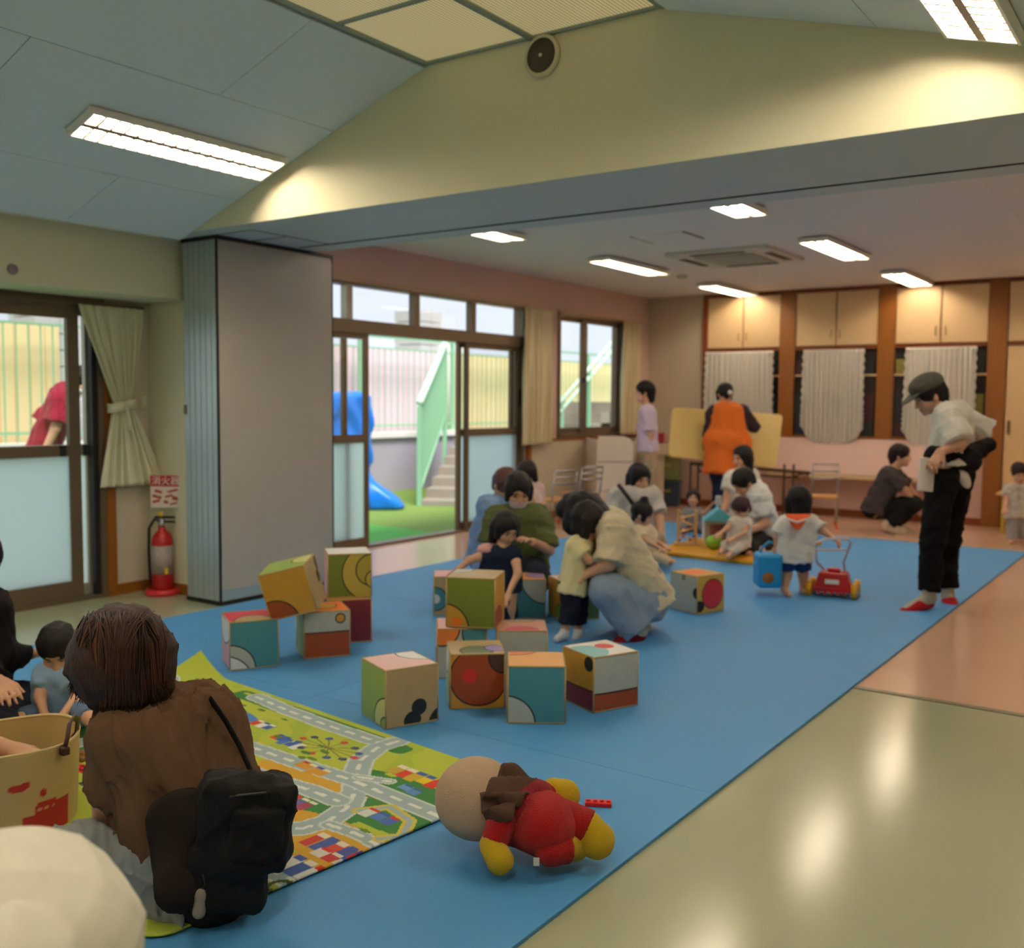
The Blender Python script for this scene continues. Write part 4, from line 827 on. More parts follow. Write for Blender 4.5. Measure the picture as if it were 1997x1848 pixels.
for k, (c, lab, z0, hq) in enumerate((((226, 180, 40), 'yellow plastic bin on the toy shelf', .685, .10), ((230, 120, 50), 'orange patterned box stacked on the yellow bin', .79, .075))):
    c0 = a+e*(Wp*.52)+nn*.25; o = obox('storage_bin', c0+[0, 0, hh*.0+z0+hq/2+.0], (Wp*.9, .35, hq), np.stack([e, nn, [0, 0, 1]], 1), mat('bin %d' % k, c, .5, var=.2, scale=20), None, .01); tag(o, lab, 'storage bin')
c0 = fl(1296, 979); Rk = rotz(20)
for k, (c, lab) in enumerate((((50, 70, 92), 'dark blue plastic crate standing on the floor by the back wall'), ((120, 130, 80), 'olive plastic crate stacked on the dark blue crate'))):
    t = thing('plastic_crate', lab, 'crate', (c0[0], c0[1], .32*k)); m = mat('crate %d' % k, c, .5)
    cc = np.array([-5.62, 11.42, .32*k]); obox('body', cc+[0, 0, .155], (.30, .30, .30), Rk, m, t, .015); obox('rim', cc+[0, 0, .30], (.33, .33, .03), Rk, m, t, .006); obox('grip', cc+Rk@np.array([0, -.153, .2]), (.10, .01, .03), Rk, mat('crate grip', (170, 150, 90), .5), t)
rb_ = box('red_box', (-5.75, 10.85, .80), (-5.52, 11.1, .93), mat('red box', (150, 30, 44), .5, var=.2, scale=14), None, .008); tag(rb_, 'dark red box on the low cabinet by the back corner', 'box')
lc = thing('low_cabinet', 'low beige cabinet in the back corner behind the woman in lilac', 'cabinet', (-5.77, 10.97, 0)); box('body', (-6.04, 10.75, .66), (-5.50, 11.2, .80), beigew, lc, .005)
for x in (-6.0, -5.58): box('leg', (x, 10.8, 0), (x+.04, 11.15, .66), beigew, lc)
# yellow board table tipped up, with folding legs
ft = thing('folding_table', 'yellow-topped folding table tipped up on its edge against dark legs', 'table', (-4.5, 10.9, 0)); Db = 11.45
cn = [at(1312, 794, Db-.1), at(1527, 808, Db+.1), at(1514, 912, Db-.1), at(1303, 889, Db-.3)]
n_ = np.cross(cn[1]-cn[0], cn[2]-cn[1]); n_ /= np.linalg.norm(n_)
pts = []
for k in range(4):
    p0, pc_, p1 = cn[k-1], cn[k], cn[(k+1) % 4]; da, db = (p0-pc_)/np.linalg.norm(p0-pc_), (p1-pc_)/np.linalg.norm(p1-pc_)
    for u in np.linspace(0, 1, 5): pts.append(pc_+da*.06*(1-u)**2+db*.06*u**2)
if n_@CF > 0: pts = pts[::-1]
ytop = mat('yellow laminate table top', (218, 190, 118), .4, var=.03); plate('tabletop', pts, .025, ytop, ft)
tub = mat('brown steel leg', (84, 62, 48), .5)
L = lambda x, y, D=Db+.05: at(x, y, D)
fx = lambda x, D: (lambda q: np.array([q[0], q[1], .0]))(at(x, 900, D))
tube('cross_bar', [L(1345, 903), L(1580, 922)], .02, tub, ft, 8); tube('cross_bar', [L(1360, 918), L(1560, 932)], .014, tub, ft, 8)
for x in (1347, 1362, 1530, 1548): tube('leg', [L(x, 905), fx(x, Db+.05)], .015, tub, ft, 7)
tube('fold_brace', [L(1545, 930), L(1572, 921), L(1584, 945), L(1583, 985)], .012, tub, ft, 7)
# right edge: small yellow-legged table
rt = thing('small_table', 'small table with yellow legs at the right edge', 'table', (*fl(1985, 1040)[:2], 0)); pA = fl(1950, 1040); ylw = mat('yellow painted legs', (200, 170, 50), .5); zt_ = .42
box('top', (pA[0]-.05, pA[1]-.05, zt_-.03), (pA[0]+.75, pA[1]+.5, zt_), mat('light wood table', (214, 172, 100), .45), rt, .01)
for dx in (0, .68):
    for dy in (0, .42): box('leg', (pA[0]+dx, pA[1]+dy, 0), (pA[0]+dx+.035, pA[1]+dy+.035, zt_-.03), ylw, rt, .004)
# ================================================================== TOYS ON THE YELLOW MAT
def toy_cart():
    D = 6.62; t = thing('push_cart', 'red toy push cart with yellow wheels and pale handle', 'toy cart', (*fl(1625, 1172)[:2], MT)); c = fl(1625, 1160, MT); c[2] = MT; R = rotz(10); q = lambda x, y, z: c+R@np.array([x, y, z]); rm = mat('toy red plastic', (178, 14, 28), .3); yw = mat('toy yellow wheel', (222, 160, 30), .4)
    bm = bmesh.new(); add_box(bm, (-.125, -.09, .03), (.125, .09, .16))
    for v in bm.verts:
        if v.co.z > .1: v.co.x *= .72; v.co.y *= .8
    bmesh.ops.bevel(bm, geom=bm.edges[:], offset=.015, segments=3, affect='EDGES', profile=.5)
    for v in bm.verts: v.co = q(*v.co)
    link('body', bm_mesh(bm, 'body'), rm, t)
    obox('front_bar', q(0, -.10, .05), (.23, .02, .03), R, rm, t, .005); obox('top_handle_block', q(0, .0, .17), (.08, .06, .03), R, rm, t, .008); obox('label', q(0, -.0925, .105), (.09, .002, .03), R@np.array(Matrix.Rotation(-.14, 3, 'X')), white, t)
    for k in range(5): obox('tooth', q(-.08+.04*k, -.105, .03), (.016, .012, .018), R, rm, t)
    for sx in (-1, 1):
        for sy in (-1, 1): lathe('wheel', [(.012, -.018), (.05, -.018), (.054, 0), (.05, .018), (.012, .018)], q(sx*.145, sy*.075-.01, .052), yw, t, 20, R@np.array([1., 0, 0]))
    hm = mat('pale pink tube', (206, 190, 200), .35); hp_ = [q(-.075, .03, .17), at(1592, 1095, 6.55), at(1590, 1058, 6.5), at(1612, 1050, 6.48), at(1655, 1051, 6.5), at(1660, 1058, 6.5), at(1645, 1095, 6.55), q(.065, .03, .17)]
    tube('push_handle', hp_, .008, hm, t, 8); tube('handle_bar', [at(1592, 1072, 6.5), at(1654, 1072, 6.52)], .007, hm, t, 8)
toy_cart()
def bucket():
    D = 6.75; t = thing('toy_bag', 'blue toy bag with a round brown patch hanging from the toddler\'s hand', 'toy bag', at(1497, 1143, D)); bm_ = mat('blue toy plastic', (20, 140, 206), .4)
    c = at(1497, 1110, D); S = Soft(.02).box(c, (.055, .07, .09), rotz(35), .025); soft('body', S, .008, bm_, t); tube('handle', [at(1480, 1085, D), at(1486, 1068, D), at(1500, 1056, D), at(1518, 1062, D), at(1522, 1078, D)], .010, bm_, t, 8)
    lathe('patch', [(.042, 0), (.042, .006), (.03, .010), (.003, .011)], at(1498, 1125, D-.085), mat('brown patch', (150, 90, 40), .6), t, 20, -CF); box('clasp', at(1474, 1098, D)-.012, at(1474, 1098, D)+.012, mat('light blue clasp', (60, 180, 230), .4), t, .003)
bucket()
wt_ = mat('light beech toy wood', (206, 166, 112), .5, var=.15, scale=14); D = 8.05
tw = thing('wooden_marble_tower', 'light wooden toy tower on the yellow mat', 'toy', (*fl(1338, 1060)[:2], .045)); c = fl(1338, 1062, .045)
obox('base', c+[0, 0, .01], (.22, .12, .02), rotz(30), wt_, tw, .004)
for dx in (-.07, .08): obox('upright', c+rotz(30)@np.array([dx, 0, .16]), (.025, .05, .30), rotz(30), wt_, tw, .004)
for k in range(4): obox('ramp', c+rotz(30)@np.array([.0, 0, .07+.06*k]), (.16, .05, .012), rotz(30)@np.array(Matrix.Rotation((-1)**k*.28, 3, 'Y')), wt_, tw, .002)
for k in range(5): lathe('bead', [(.002, -.014), (.012, -.008), (.014, 0), (.012, .008), (.002, .014)], c+rotz(30)@np.array([-.06+.03*k, -.04, .05+.035*(k % 3)]), mat('bead brown', (150, 90, 50), .5), tw, 10)
hs_ = thing('toy_house', 'small blue-roofed toy house with white front', 'toy', (*at(1396, 1008, 9.05)[:2], .046)); c = at(1396, 1008, 9.05); c[2] = .046; R = rotz(30)
obox('wall', c+[0, 0, .11], (.22, .18, .22), R, white, hs_, .006); obox('front_picture', c+R@np.array([0, -.093, .10]), (.12, .004, .13), R, mat('toy picture', (206, 120, 140), .6, var=.5, scale=25), hs_)
pr = [R@np.array(v)+c for v in ((-.14, -.11, .22), (.14, -.11, .22), (.0, -.11, .34))]; plate('roof', pr, -.22, mat('toy blue roof', (90, 180, 206), .5), hs_); obox('chimney', c+R@np.array([.02, 0, .37]), (.05, .05, .09), R, mat('toy grey', (206, 206, 206), .5), hs_, .005)
gb = at(1392, 1022, 8.6); gb[2] = .045; o = soft('toy_ball', Soft(.01).ell(gb+[0, 0, .06], (.07, .07, .06)), .012, mat('toy lime', (140, 196, 60), .5)); tag(o, 'lime green toy ball beside the toy house', 'toy')
c = fl(1412, 1062, .045); t = thing('wooden_toy_truck', 'small wooden toy truck on the yellow mat edge', 'toy', c); obox('bed', c+[0, 0, .05], (.16, .08, .05), rotz(25), wt_, t, .006); obox('cab', c+rotz(25)@np.array([-.05, 0, .09]), (.05, .07, .05), rotz(25), mat('dark toy wood', (110, 76, 44), .5), t, .006)
for sx in (-.05, .05):
    for sy in (-.045, .045): lathe('wheel', [(.004, -.008), (.026, -.008), (.026, .008), (.004, .008)], c+rotz(25)@np.array([sx, sy, .026]), mat('dark toy wood', (110, 76, 44), .5), t, 14, rotz(25)@np.array([0, 1., 0]))
c = fl(1275, 1055, .045); c[2] = MT+.002; t = thing('toy_car', 'red toy car by the toddler with the topknot', 'toy', c); obox('body', c+[0, 0, .045], (.13, .07, .04), rotz(40), mat('toy red plastic', (178, 14, 28), .3), t, .01); obox('cabin', c+[0, 0, .075], (.06, .06, .03), rotz(40), mat('toy red plastic', (178, 14, 28), .3), t, .01)
for sx in (-.04, .04):
    for sy in (-.036, .036): lathe('wheel', [(.004, -.008), (.02, -.008), (.02, .008), (.004, .008)], c+rotz(40)@np.array([sx, sy, .02]), dark, t, 12, rotz(40)@np.array([0, 1., 0]))
# ================================================================== PEOPLE
def nrm(v): v = np.array(v, float); return v/(np.linalg.norm(v)+1e-9)
SKIN = (206, 158, 128)
def cloth(col, i=0): return mat('cloth %d %d %d' % tuple(col), col, .9, var=.10, scale=30, bump=.25, bscale=420, spec=.2, sheen=.1 if max(col) > 120 else 0)
def skinm(col): return mat('skin %d' % col[0], col, .5, var=.05, scale=20)
def hand(S, w_, d, nrm_p, s, rmin, curl=.5):
    """palm and five separate fingers; d = hand direction, nrm_p = palm side"""
    d = nrm(d); n = nrm(nrm_p-d*(nrm_p@d)); sd = np.cross(n, d); k = .006*s
    base = w_+d*.012*s
    for j, (off, ln, an) in enumerate(((-.030, .062, -.10), (-.010, .074, -.02), (.010, .070, .05), (.029, .055, .14))):
        dd = nrm(d+sd*an); p0 = base+sd*off*.6*s; p1 = w_+d*.085*s+sd*off*s; S.cone(p0, p1, .013*s, max(.0105*s, rmin), k=.012*s)
        c1, c2 = curl*.7, curl*1.5
        q1 = p1+(dd*math.cos(c1)+n*math.sin(c1))*ln*.55*s; q2 = q1+(dd*math.cos(c2)+n*math.sin(c2))*ln*.48*s
        S.cone(p1, q1, max(.0095*s, rmin), max(.0085*s, rmin), k=k); S.cone(q1, q2, max(.0085*s, rmin), max(.0072*s, rmin), k=k)
    t0 = base-sd*.022*s; t1 = w_+d*.05*s-sd*.045*s+n*.012*s; t2 = t1+nrm(d*.9-sd*.25+n*.4)*.045*s
    S.cone(t0, t1, .015*s, max(.012*s, rmin), k=.01*s); S.cone(t1, t2, max(.011*s, rmin), max(.0085*s, rmin), k=k)
def person(label, D, J, look, hs=1., s=1., skin=SKIN, hair=('short', (26, 22, 22)), top=None, sleeve=.9, hem=.06, bottom=None, legs=1.9, shoe=None, sock=None, loose=1., vox=None, seed=1, curl=.5, sleeve_l=1., group='people in the playroom', mask=None, hairx=(), fold=.006, bl=None, skirt=None, noface=False, up=None):
    P = {k: at(v[0], v[1], D+(v[2] if len(v) > 2 else 0)) for k, v in J.items()}
    vox = vox or (.0065 if D < 3 else .008 if D < 6.6 else .0095)
    if s < .8: vox = min(vox, .0085)
    rmin = vox*.8
    hd, pv = P['hd'], P['pv']; mid = (P['sa']+P['sb'])/2; lat = nrm(P['sb']-P['sa']); spine = nrm(pv-mid)
    P.setdefault('nk', mid+(hd-mid)*.25); P.setdefault('ha', pv-lat*.085*s); P.setdefault('hb', pv+lat*.085*s)
    f = nrm(CR*look[0]+CU*look[1]+CF*look[2]); u = np.array([0, 0, 1.]) if up is None else nrm(CR*up[0]+CU*up[1]+CF*up[2]); r = nrm(np.cross(f, u)); u = np.cross(r, f); RH_ = np.stack([r, f, u], 1)
    hp = lambda x, y, z: hd+(r*x+f*y+u*z)*hs
    S = Soft(.035*s)
    S.cone(mid, pv, .085*s, .092*s); S.cone(P['sa'], P['sb'], .055*s, .055*s)
    for a in 'ab':
        sh, hi = P['s'+a], P['h'+a]; S.cone(sh*.75+mid*.25, hi, .075*s, .088*s)
    S.cone(P['ha'], P['hb'], .092*s, .092*s)
    S.cone(mid, P['nk'], .055*s, .05*s); S.cone(P['nk'], hp(0, -.012, -.05), .048*s, .046*s, k=.02)
    # head with features
    S.ell(hp(0, -.008, .03), np.array((.074, .092, .084))*hs, RH_, k=.02); S.ell(hp(0, .022, -.035), np.array((.060, .068, .076))*hs, RH_, k=.02)
    S.ell(hp(0, .068, -.088), np.array((.024, .020, .018))*hs, RH_, k=.02)
    S.cone(hp(0, .088, .004), hp(0, .104, -.030), .007*hs, .012*hs, k=.012); S.ell(hp(0, .084, -.060), np.array((.022, .010, .009))*hs, RH_, k=.008)
    S.ell(hp(0, .078, .028), np.array((.05, .014, .012))*hs, RH_, k=.015)
    for sx in (-1, 1):
        S.ell(hp(sx*.074, -.004, -.012), np.array((.011, .020, .031))*hs, RH_, k=.006); S.ell(hp(sx*.036, .062, -.03), np.array((.022, .02, .02))*hs, RH_, k=.02)
        S.ell(hp(sx*.031, .094, .008), np.array((.014, .012, .010))*hs, RH_, k=.01, sub=True)
        S.ell(hp(sx*.031, .074, .008), np.array((.013, .011, .011))*hs, RH_, k=.004)
    for a in 'ab':
        if 'e'+a not in P: continue
        S.cone(P['s'+a], P['e'+a], .050*s, .037*s); S.cone(P['e'+a], P['w'+a], .037*s, .026*s, k=.02*s)
        hdn = J.get('n'+a); pn = CR*hdn[0]+CU*hdn[1]+CF*hdn[2] if hdn else np.array([0, 0, -1.])+.3*CF
        hdir = J.get('g'+a); hdir = CR*hdir[0]+CU*hdir[1]+CF*hdir[2] if hdir else P['w'+a]-P['e'+a]
        hand(S, P['w'+a], hdir, pn, s*.95, rmin, curl)
    for a in 'ab':
        if 'k'+a not in P: continue
        S.cone(P['h'+a], P['k'+a], .085*s, .056*s); S.cone(P['k'+a], P['a'+a], .054*s, .034*s, k=.025*s)
        if 't'+a in P:
            S.cone(P['a'+a], P['t'+a], .036*s, .026*s, k=.02*s)
    V, F = S.mesh(vox); me = bpy.data.meshes.new('person'); set_mesh(me, V, F)
    base = np.array([pv[0], pv[1], V[:, 2].min()])
    o = link('person', me, [skinm(skin), mat('eye dark', (30, 24, 22), .3), mat('lips', (176, 92, 84), .4), mat('hair %d %d %d' % tuple(hair[1]), hair[1], .55, spec=.25, var=.35, scale=60, stretch=(1, 1, .15), bump=.4, bscale=150)], None, base=base, smooth=True)
    o.data.polygons.foreach_set('use_smooth', [True]*len(F)); tag(o, label, 'person', group)
    fc = V[F].mean(1); l = (fc-hd)@RH_/hs; mi = np.zeros(len(F), np.int32)
    if not noface:
        for sx in (-1, 1):
            mi[(((l-np.array([sx*.031, .086, .008]))/np.array([.013, .02, .007]))**2).sum(1) < 1] = 1; mi[(((l-np.array([sx*.033, .086, .030]))/np.array([.02, .025, .005]))**2).sum(1) < 1] = 3
        mi[(((l-np.array([0, .094, -.060]))/np.array([.021, .02, .007]))**2).sum(1) < 1] = 2
    o.data.polygons.foreach_set('material_index', mi); o.data.update()
    # hair
    st_, hc = hair; hm = MATS['hair %d %d %d' % tuple(hc)]
    g = nrm(-u*.45+np.array([0, 0, -1.])*.8); H = Soft(.02)
    H.ell(hp(0, -.012, .034), np.array((.087, .104, .092))*hs, RH_); H.ell(hp(0, .118, -.035), np.array((.072, .075, .088))*hs, RH_, sub=True, k=.012)
    if st_ == 'short': H.cone(hp(0, -.062, -.01), hp(0, -.058, -.075), .058*hs, .040*hs)
    for sx in (-1, 1):
        if st_ == 'short': H.cone(hp(sx*.068, .012, .04), hp(sx*.070, .018, -.008), .022*hs, .014*hs)
        else: H.cone(hp(sx*.066, .02, .03), hp(sx*.072, .03, -.01)+g*.03*hs, .026*hs, .018*hs)
        ln = {'short': 0, 'bob': .12 if hs > .9 else .07, 'long': .25, 'bun': 0, 'pony': 0}[st_]
        if ln: H.cone(hp(sx*.058, -.03, .0), hp(sx*.066, -.03, -.03)+g*ln*hs, .045*hs, .030*hs)
    if st_ in ('bob', 'long'): H.cone(hp(0, -.055, .0), hp(0, -.06, -.02)+g*((.12 if hs > .9 else .06) if st_ == 'bob' else .24)*hs, .062*hs, .045*hs)
    if st_ in ('bun', 'pony'): H.cone(hp(0, -.05, -.0), hp(0, -.05, -.06), .055*hs, .03*hs); H.ell(hp(0, -.085, -.02) if st_ == 'pony' else hp(0, -.03, .135), np.array((.042, .042, .036))*hs, RH_)
    for q in hairx: H.cone(at(*q[0]), at(*q[1]), q[2], q[3])
    ff = folds(seed+50, .0035*hs, 75/hs, u); soft('hair', H, min(vox, .0085) if D < 7 else .009, hm, o, ff)
    inf = .014*s*loose
    if top:
        T_ = Soft(.03*s); end = pv+spine*hem*s
        T_.cone(mid, end, .085*s+inf, .104*s+inf, cut=True); T_.cone(P['sa'], P['sb'], .058*s+inf, .058*s+inf)
        for a, sg_ in (('a', -1), ('b', 1)):
            sh = P['s'+a]; T_.cone(sh*.75+mid*.25, end+lat*sg_*.088*s, .078*s+inf, .102*s+inf, cut=True)
            if 'e'+a in P:
                ea, wa = P['e'+a], P['w'+a]
                if sleeve <= 1: T_.cone(sh, sh+(ea-sh)*sleeve, .052*s+inf, .048*s+inf*1.7*sleeve_l, cut=True, k=.02*s)
                else: T_.cone(sh, ea, .052*s+inf, .042*s+inf, k=.02*s); T_.cone(ea, ea+(wa-ea)*(sleeve-1), .042*s+inf, .030*s+inf, cut=True, k=.02*s)
        T_.cone(mid, mid+(P['nk']-mid)*.8, .07*s+inf*.6, .054*s+inf*.3, cut=True)
        soft('shirt', T_, vox, cloth(top), o, folds(seed, fold*s, 46/s**.5, None))
    if bottom:
        inf = .014*s*(bl if bl else min(loose, 1.3))
        B_ = Soft(.03*s); wz = pv-spine*.12*s; B_.cone(P['ha'], P['hb'], .094*s+inf*.3, .094*s+inf*.3); B_.cone(wz, pv, .088*s+inf*.3, .094*s+inf*.3, cut0=True)
        for a in 'ab':
            if 'k'+a not in P: continue
            hi, kn, an = P['h'+a], P['k'+a], P['a'+a]
            if legs <= 1: B_.cone(hi, hi+(kn-hi)*legs, .088*s+inf*.8, (.088-.03*legs)*s+inf*1.4, cut=True)
            else: B_.cone(hi, kn, .088*s+inf*.8, .060*s+inf); B_.cone(kn, kn+(an-kn)*(legs-1), .058*s+inf, .042*s+inf*1.1*loose, cut=True, k=.03*s)
        soft('shorts' if legs <= 1.2 else 'trousers', B_, vox, cloth(bottom), o, folds(seed+9, fold*s, 42/s**.5, None))
    if skirt:
        K_ = Soft(.03*s); e2 = pv+spine*skirt[0]*s; K_.cone(pv-spine*.1*s, e2, .10*s+inf, skirt[1]*s, cut=True); soft('skirt', K_, vox, cloth(skirt[2]), o, folds(seed+4, .006*s, 40, (0, 0, 1)))
    for a in 'ab':
        if shoe and 't'+a in P:
            A_, T2 = P['a'+a], P['t'+a]; dn = np.array([0, 0, -.012*s])
            soft('shoe', Soft(.02*s).cone(A_*.55+T2*.45+dn, T2+dn+nrm(T2-A_)*.02*s, .046*s, .038*s).cone(A_+dn*2.5, T2+dn*1.5, .036*s, .032*s), .008, cloth(shoe), o)
        if sock and 't'+a in P:
            A_, T2, K2 = P['a'+a], P['t'+a], P['k'+a]; soft('sock', Soft(.02*s).cone(A_+(K2-A_)*.22, A_, .042*s, .041*s, cut0=True).cone(A_, T2, .041*s, .032*s), .008, cloth(sock), o)
    if mask: soft('face_mask', Soft(.01).ell(hp(0, .052, -.058), np.array((.060, .052, .045))*hs, RH_), .007, cloth(mask), o)
    return o, P, hp
# ---- 1 kneeling woman in the foreground with her bag
FD = .15
def fa(x, y, D): return at(x, y, D+FD)
fgJ = dict(hd=(238, 1284, .04), sa=(248, 1440, -.06), sb=(402, 1408, .16), pv=(405, 1665, .06), ea=(205, 1545, -.06), wa=(208, 1650, .06), eb=(290, 1555, .24), wb=(226, 1618, .20),
           ha=(375, 1672, -.06), hb=(435, 1668, .12), ka=(140, 1668, -.06), kb=(165, 1660, .24), aa=(395, 1768, -.10), ab=(440, 1762, .12), ta=(455, 1786, -.10), tb=(490, 1778, .12), nk=(300, 1375, .05))
fg, fP, fh = person('kneeling woman in a brown shirt seen from behind beside the toy basket', 2.45+FD, fgJ, (-.60, -.48, .62), hair=('short', (44, 25, 17)), top=(92, 69, 50), sleeve=.96, hem=.0, bottom=(126, 132, 134), legs=1.95, loose=2.0, seed=3, sleeve_l=.25, sock=(96, 106, 120), fold=.010, bl=1.0, vox=.0065,
    hairx=[((238, 1268, 2.46+FD), (236, 1300, 2.44+FD), .122, .122), ((290, 1285, 2.45+FD), (312, 1342, 2.44+FD), .078, .034), ((240, 1310, 2.42+FD), (255, 1345, 2.42+FD), .10, .07), ((190, 1300, 2.45+FD), (198, 1350, 2.43+FD), .08, .036), ((160, 1270, 2.50+FD), (165, 1318, 2.47+FD), .04, .034)])
# loose strands over the bob
dk_h, md_h, lt_h = [], [], []
for k in range(460):
    t_ = rng.uniform(.02, .98); x0 = 236+rng.normal()*24; y0 = 1190+rng.uniform(0, 10); x1 = 134+198*t_+rng.normal()*3; y1 = 1318+34*math.sin(math.pi*t_)+rng.uniform(-6, 26); xm = (x0*.28+x1*.72)+(t_-.5)*22; ym = y0*.5+y1*.5-16
    dz = -.140*math.sqrt(max(.02, math.sin(math.pi*t_))); ps = [fa(x0, y0, 2.45+dz*.4), fa((x0+xm)/2, (y0*.62+ym*.38), 2.45+dz*.96), fa(xm, ym, 2.45+dz*1.06), fa(x1, y1, 2.45+dz*.88), fa(x1+rng.normal()*5+(8 if t_ > .85 else -2), y1+rng.uniform(6, 20), 2.45+dz*.78)]
    (dk_h if k % 3 == 0 else md_h if (k % 3 == 1 or t_ > .35) else lt_h).append((ps, [.0014, .0022, .0024, .002, .0006]))
tubes('hair_strands', dk_h, mat('dark brown strands', (36, 20, 14), .5, spec=.25), fg, 4); tubes('hair_strands', md_h, mat('mid brown strands', (62, 36, 24), .5, spec=.25), fg, 4); tubes('hair_strands', lt_h, mat('light brown strands', (96, 58, 34), .5, spec=.25), fg, 4)
tubes('hair_strands', [([fa(152+rng.uniform(-8, 18), 1235+rng.uniform(-10, 10), 2.47), fa(137+rng.uniform(0, 28), 1290, 2.44), fa(142+rng.uniform(0, 30), 1330+rng.uniform(0, 20), 2.42), fa(160+rng.uniform(0, 30), 1358+rng.uniform(0, 15), 2.42)], [.002, .003, .0028, .0008]) for k in range(60)], mat('amber brown strands', (140, 88, 42), .5, spec=.25), fg, 4)
bgm = mat('black bag nylon', (13, 12, 13), .7, var=.2, scale=20, bump=.2, spec=.2); bag = thing('shoulder_bag', 'black nylon shoulder bag hanging at the back of the kneeling woman', 'bag', fa(470, 1785, 2.32))
Rb = np.stack([nrm(CR+CF*.25), nrm(np.cross(CU, nrm(CR+CF*.25))), CU], 1)
Rt = Rb@np.array(Matrix.Rotation(.12, 3, 'Y'))
S = Soft(.035).box(fa(478, 1600, 2.30), (.085, .05, .085), Rt, .022).box(fa(440, 1695, 2.30), (.070, .045, .06), Rt, .022).cone(fa(535, 1548, 2.32), fa(548, 1650, 2.32), .025, .03).cone(fa(415, 1548, 2.28), fa(515, 1530, 2.30), .028, .028)
soft('body', S, .007, bgm, bag, folds(21, .006, 38))
soft('pocket', Soft(.02).box(fa(500, 1625, 2.245), (.045, .010, .05), Rt, .014), .006, bgm, bag, folds(22, .005, 50)); tube('zip', [fa(402, 1558, 2.225), fa(450, 1552, 2.218), fa(520, 1545, 2.23)], .003, mat('dark zip', (50, 46, 44), .4), bag, 6)
tube('strap', [fa(508, 1540, 2.36), fa(490, 1505, 2.40), fa(468, 1455, 2.43), fa(440, 1405, 2.46), fa(410, 1362, 2.50)], .012, bgm, bag, 8, flat=.4); tube('ring', [fa(500, 1520, 2.34), fa(505, 1530, 2.33), fa(498, 1534, 2.33), fa(494, 1524, 2.34)], .003, metal, bag, 6)
ch = thing('bag_charm', 'small grey keyring charm hanging from the black bag', 'charm', fa(392, 1785, 2.25)); soft('figure', Soft(.012).cone(fa(391, 1752, 2.22), fa(388, 1778, 2.22), .012, .016).ell(fa(392, 1742, 2.22), (.013, .013, .014)), .004, mat('grey plush charm', (130, 122, 110), .9), ch); tube('cord', [fa(392, 1735, 2.22), fa(400, 1725, 2.21), fa(395, 1700, 2.22)], .002, dark, ch, 5)
wc = Soft(.04).cone(fa(345, 1600, 2.30), fa(345, 1725, 2.25), .05, .055).cone(fa(385, 1600, 2.33), fa(410, 1745, 2.33), .065, .08).cone(fa(345, 1590, 2.30), fa(430, 1590, 2.28), .05, .05).cone(fa(430, 1740, 2.36), fa(475, 1748, 2.38), .06, .04); soft('overskirt', wc, .008, cloth((30, 22, 19)), fg, folds(31, .007, 50, (0, 0, 1)))
# ---- 2 person in cream at the lower left
cmo, cmP, _ = person('person in cream clothing bending forward at the lower left corner, back only', 1.22, dict(hd=(-520, 1800, .2), sa=(-330, 1830, -.08), sb=(-340, 1760, .2), pv=(0, 1905, .02), ea=(-420, 2080, -.08), wa=(-480, 2250, 0), eb=(-430, 2000, .22), wb=(-500, 2150, .22), ha=(0, 1930, -.07), hb=(0, 1915, .09), ka=(-60, 2400, -.06), kb=(-70, 2340, .15), aa=(330, 2480, -.06), ab=(330, 2420, .15)), (-.9, -.4, .1), top=(226, 222, 208), hem=-.04, bottom=(226, 222, 208), sleeve=1.6, loose=1.2, bl=1.5, seed=12, vox=.008, fold=.004)
soft('loose_shirt_back', Soft(.05).ell(at(22, 1885, 1.22), (.152, .152, .152)).cone(at(-30, 1880, 1.22), at(-300, 1860, 1.28), .14, .12), .008, cloth((226, 222, 208)), cmo, folds(77, .0045, 26))
# ---- 3 person in black at the left edge
person('person in black seated at the left edge with a hand on the child\'s head', 4.02, dict(hd=(-48, 1092), sa=(-22, 1190, -.12), sb=(-40, 1180, .15), pv=(-45, 1372), ea=(-12, 1278, -.12), wa=(52, 1278, .02), eb=(-40, 1290, -.1), wb=(-2, 1330, -.25), ha=(-40, 1380, -.08), hb=(-50, 1375, .1), ka=(60, 1368, -.02), kb=(-60, 1400, -.4), aa=(-10, 1412, -.22), ab=(20, 1412, -.25), ta=(-40, 1420, -.25), tb=(-5, 1422, -.3), ga=(.9, .25, .1)), (.75, -.55, -.2), hair=('bob', (34, 20, 28)), top=(22, 20, 24), sleeve=1.9, bottom=(38, 42, 56), legs=1.95, seed=5, hem=.08)
# ---- 4 child in light blue
person('small child in a light blue shirt and rolled jeans seated on the rug', 3.92, dict(hd=(112, 1262, 0), sa=(86, 1318, .0), sb=(148, 1318, .02), pv=(118, 1392, .06), ea=(78, 1358, -.05), wa=(86, 1392, -.12), eb=(150, 1360, -.06), wb=(124, 1392, -.16), ka=(58, 1398, -.06), aa=(10, 1408, -.16), ta=(-10, 1405, -.2), kb=(165, 1390, -.12), ab=(192, 1418, -.26), tb=(212, 1424, -.3)), (.18, -.72, -.62), hs=.80, s=.60, hair=('short', (22, 18, 20)), top=(140, 172, 206), sleeve=.55, hem=.05, bottom=(92, 116, 146), legs=1.3, seed=8)
